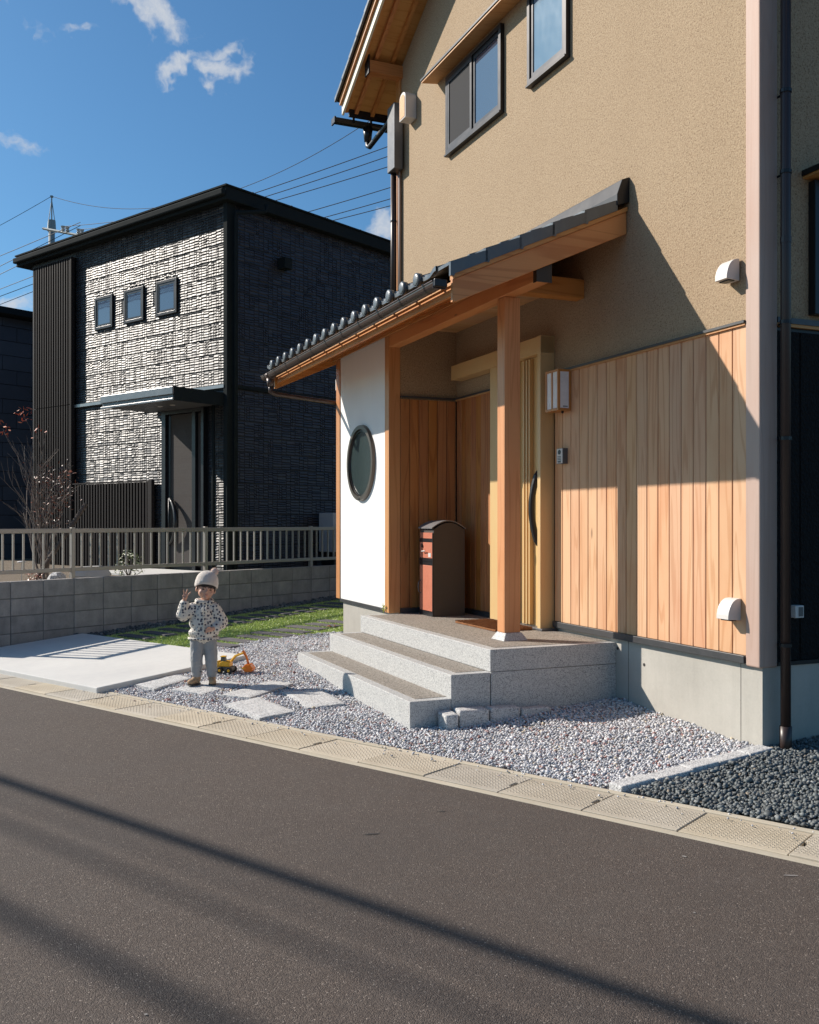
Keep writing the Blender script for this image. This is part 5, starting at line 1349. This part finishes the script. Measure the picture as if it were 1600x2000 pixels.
# spotted jacket
JK, t = newmat('spotted_jacket'); o_ = t.obj(); vv = t.n('ShaderNodeTexVoronoi', {'Vector': t.vmath('MULTIPLY', o_, (1, .8, 1)), 'Scale': 38, 'Randomness': .6}).outputs[0]
rim = t.noise(o_, 90, 2)
dots = t.maprange(t.math('ADD', vv, t.math('MULTIPLY', t.math('SUBTRACT', rim, .5), .25)), .34, .385, 1, 0)
t.out(t.mix(dots, (.66, .61, .53), (.045, .045, .075)), .75, t.bump(t.noise(o_, 22, 3, .6), .5, .012))
j = MB()
j.ell((0, .01, .665), (.115, .075, .055)); j.cap((0, .012, .46), (0, .01, .62), .112, .100); j.ell((0, .01, .455), (.134, .100, .062)); j.ell((0, .005, .55), (.128, .098, .10))
j.cap(V3((-.09, 0, .665)), V3((-.170, -.02, .625)), .056, .060); j.cap(V3((-.175, -.022, .620)), V3((-.168, -.045, .712)), .060, .042)
j.cap(V3((.09, 0, .665)), V3((.145, .0, .56)), .056, .062); j.cap(V3((.148, .0, .54)), V3((.108, -.062, .505)), .060, .042)
for (a_, b_, r_) in (((-.05, -.035, .725), (.06, -.035, .722), .020), ((-.045, .03, .735), (.06, .03, .732), .024), ((-.06, 0, .735), (-.05, -.03, .73), .02), ((.07, 0, .735), (.06, -.03, .728), .02)): j.cap(a_, b_, r_, r_)
jo = remesh('jacket', j, JK, .0042, 3)
dt = bpy.data.textures.new('folds', 'CLOUDS'); dt.noise_scale = .055; dt.noise_depth = 2
dm = jo.modifiers.new('folds', 'DISPLACE'); dm.texture = dt; dm.strength = .012; dm.mid_level = .5; dm.texture_coords = 'LOCAL'
tp('jacket_hem', MB().tube([V3((.128 * math.cos(a_ * math.pi / 12), .01 + .094 * math.sin(a_ * math.pi / 12), .408)) for a_ in range(25)], .011, 6), JK, jo, smooth=True)
tp('zip', bx(-.003, .003, -.112, -.098, .44, .67), plain('zip_cream', (.7, .66, .56), .6), jo)
for s_, dx in ((-1, -.012), (1, .012)): tp('drawcord', MB().tube([(s_ * .014 + .01, -.095, .70), (dx + .0, -.108, .672), (dx * 1.8 + .005, -.112, .640)], .0032, 6), plain('cord', (.75, .72, .64), .7), jo)
tp('pocket_flap', MB().tube([(-.062, -.104, .475), (-.040, -.112, .522)], .0045, 6), plain('flap_cream', (.72, .68, .6), .7), jo)
# trousers
TR, t = newmat('grey_blue_trousers'); o_ = t.obj(); n_1 = t.noise(o_, 14, 4, .6); t.out(t.mix(n_1, (.26, .265, .265), (.35, .35, .345)), .85, t.bump(t.math('ADD', n_1, t.math('MULTIPLY', t.noise(o_, 180, 2), .3)), .6, .012))
q = MB(); q.ell((0, .012, .405), (.108, .082, .055))
for s_, h2_, k2_, a2_ in ((-1, LHp, LKn, LAn), (1, RHp, RKn, RAn)):
    q.cap(h2_ + V3((0, 0, -.01)), k2_, .066, .055); q.cap(k2_, a2_ + V3((0, 0, .030)), .055, .044); q.cap(a2_ + V3((0, 0, .045)), a2_ + V3((0, 0, .028)), .046, .040)
to = remesh('trousers', q, TR, .004, 3)
dm = to.modifiers.new('folds', 'DISPLACE'); dm.texture = dt; dm.strength = .012; dm.mid_level = .5; dm.texture_coords = 'LOCAL'
for a_ in (LAn, RAn): tp('hem_stripe', MB().tube([V3((a_.x + .045 * math.cos(k * math.pi / 8), a_.y + .045 * math.sin(k * math.pi / 8), a_.z + .052)) for k in range(17)], .003, 5), plain('hem_dark', (.05, .06, .08), .8), to)
# shoes
SHO = plain('tan_suede', (.42, .27, .15), .8, 0, .08, 60, .2); SOLE = plain('shoe_sole', (.06, .05, .045), .7); PATR = plain('shoe_red', (.55, .07, .03), .6); PATY = plain('shoe_yellow', (.65, .38, .06), .6)
for a_, dr_ in ((LAn, V3((-.80, -.60, 0)).normalized()), (RAn, V3((.06, -1, 0)).normalized())):
    m = MB(); c_ = V3((a_.x, a_.y, 0)); ang_ = Matrix(((dr_.x, -dr_.y, 0), (dr_.y, dr_.x, 0), (0, 0, 1)))
    m.ell(c_ + dr_ * .010 + V3((0, 0, .040)), (.048, .032, .034), ang_); m.ell(c_ + dr_ * .055 + V3((0, 0, .030)), (.040, .034, .026), ang_); m.cap(c_ + V3((0, 0, .05)), c_ + V3((0, 0, .068)), .033, .034)
    so = remesh('shoe', m, SHO, .004, 2); 
    s2 = MB(); pts = []
    for k in range(20):
        t_ = 2 * math.pi * k / 20; p_ = c_ + ang_ @ V3((.028 + .070 * math.cos(t_), (.033 + .004 * math.cos(t_)) * math.sin(t_), 0)); pts.append((p_.x, p_.y))
    s2.prism(pts, .002, .014, 2); tp('sole', s2, SOLE, so, bev=.003)
    for f_, mt_ in ((.050, PATR), (.062, PATY), (.038, PATY)):
        side_ = V3((-dr_.y, dr_.x, 0)); zz_ = .058 - (f_ - .038) * .28
        tp('shoe_strap', MB().tube([c_ + dr_ * f_ + side_ * .024 + V3((0, 0, zz_ - .016)), c_ + dr_ * f_ + V3((0, 0, zz_)), c_ + dr_ * f_ - side_ * .024 + V3((0, 0, zz_ - .016))], .0045, 6), mt_, so, smooth=True)
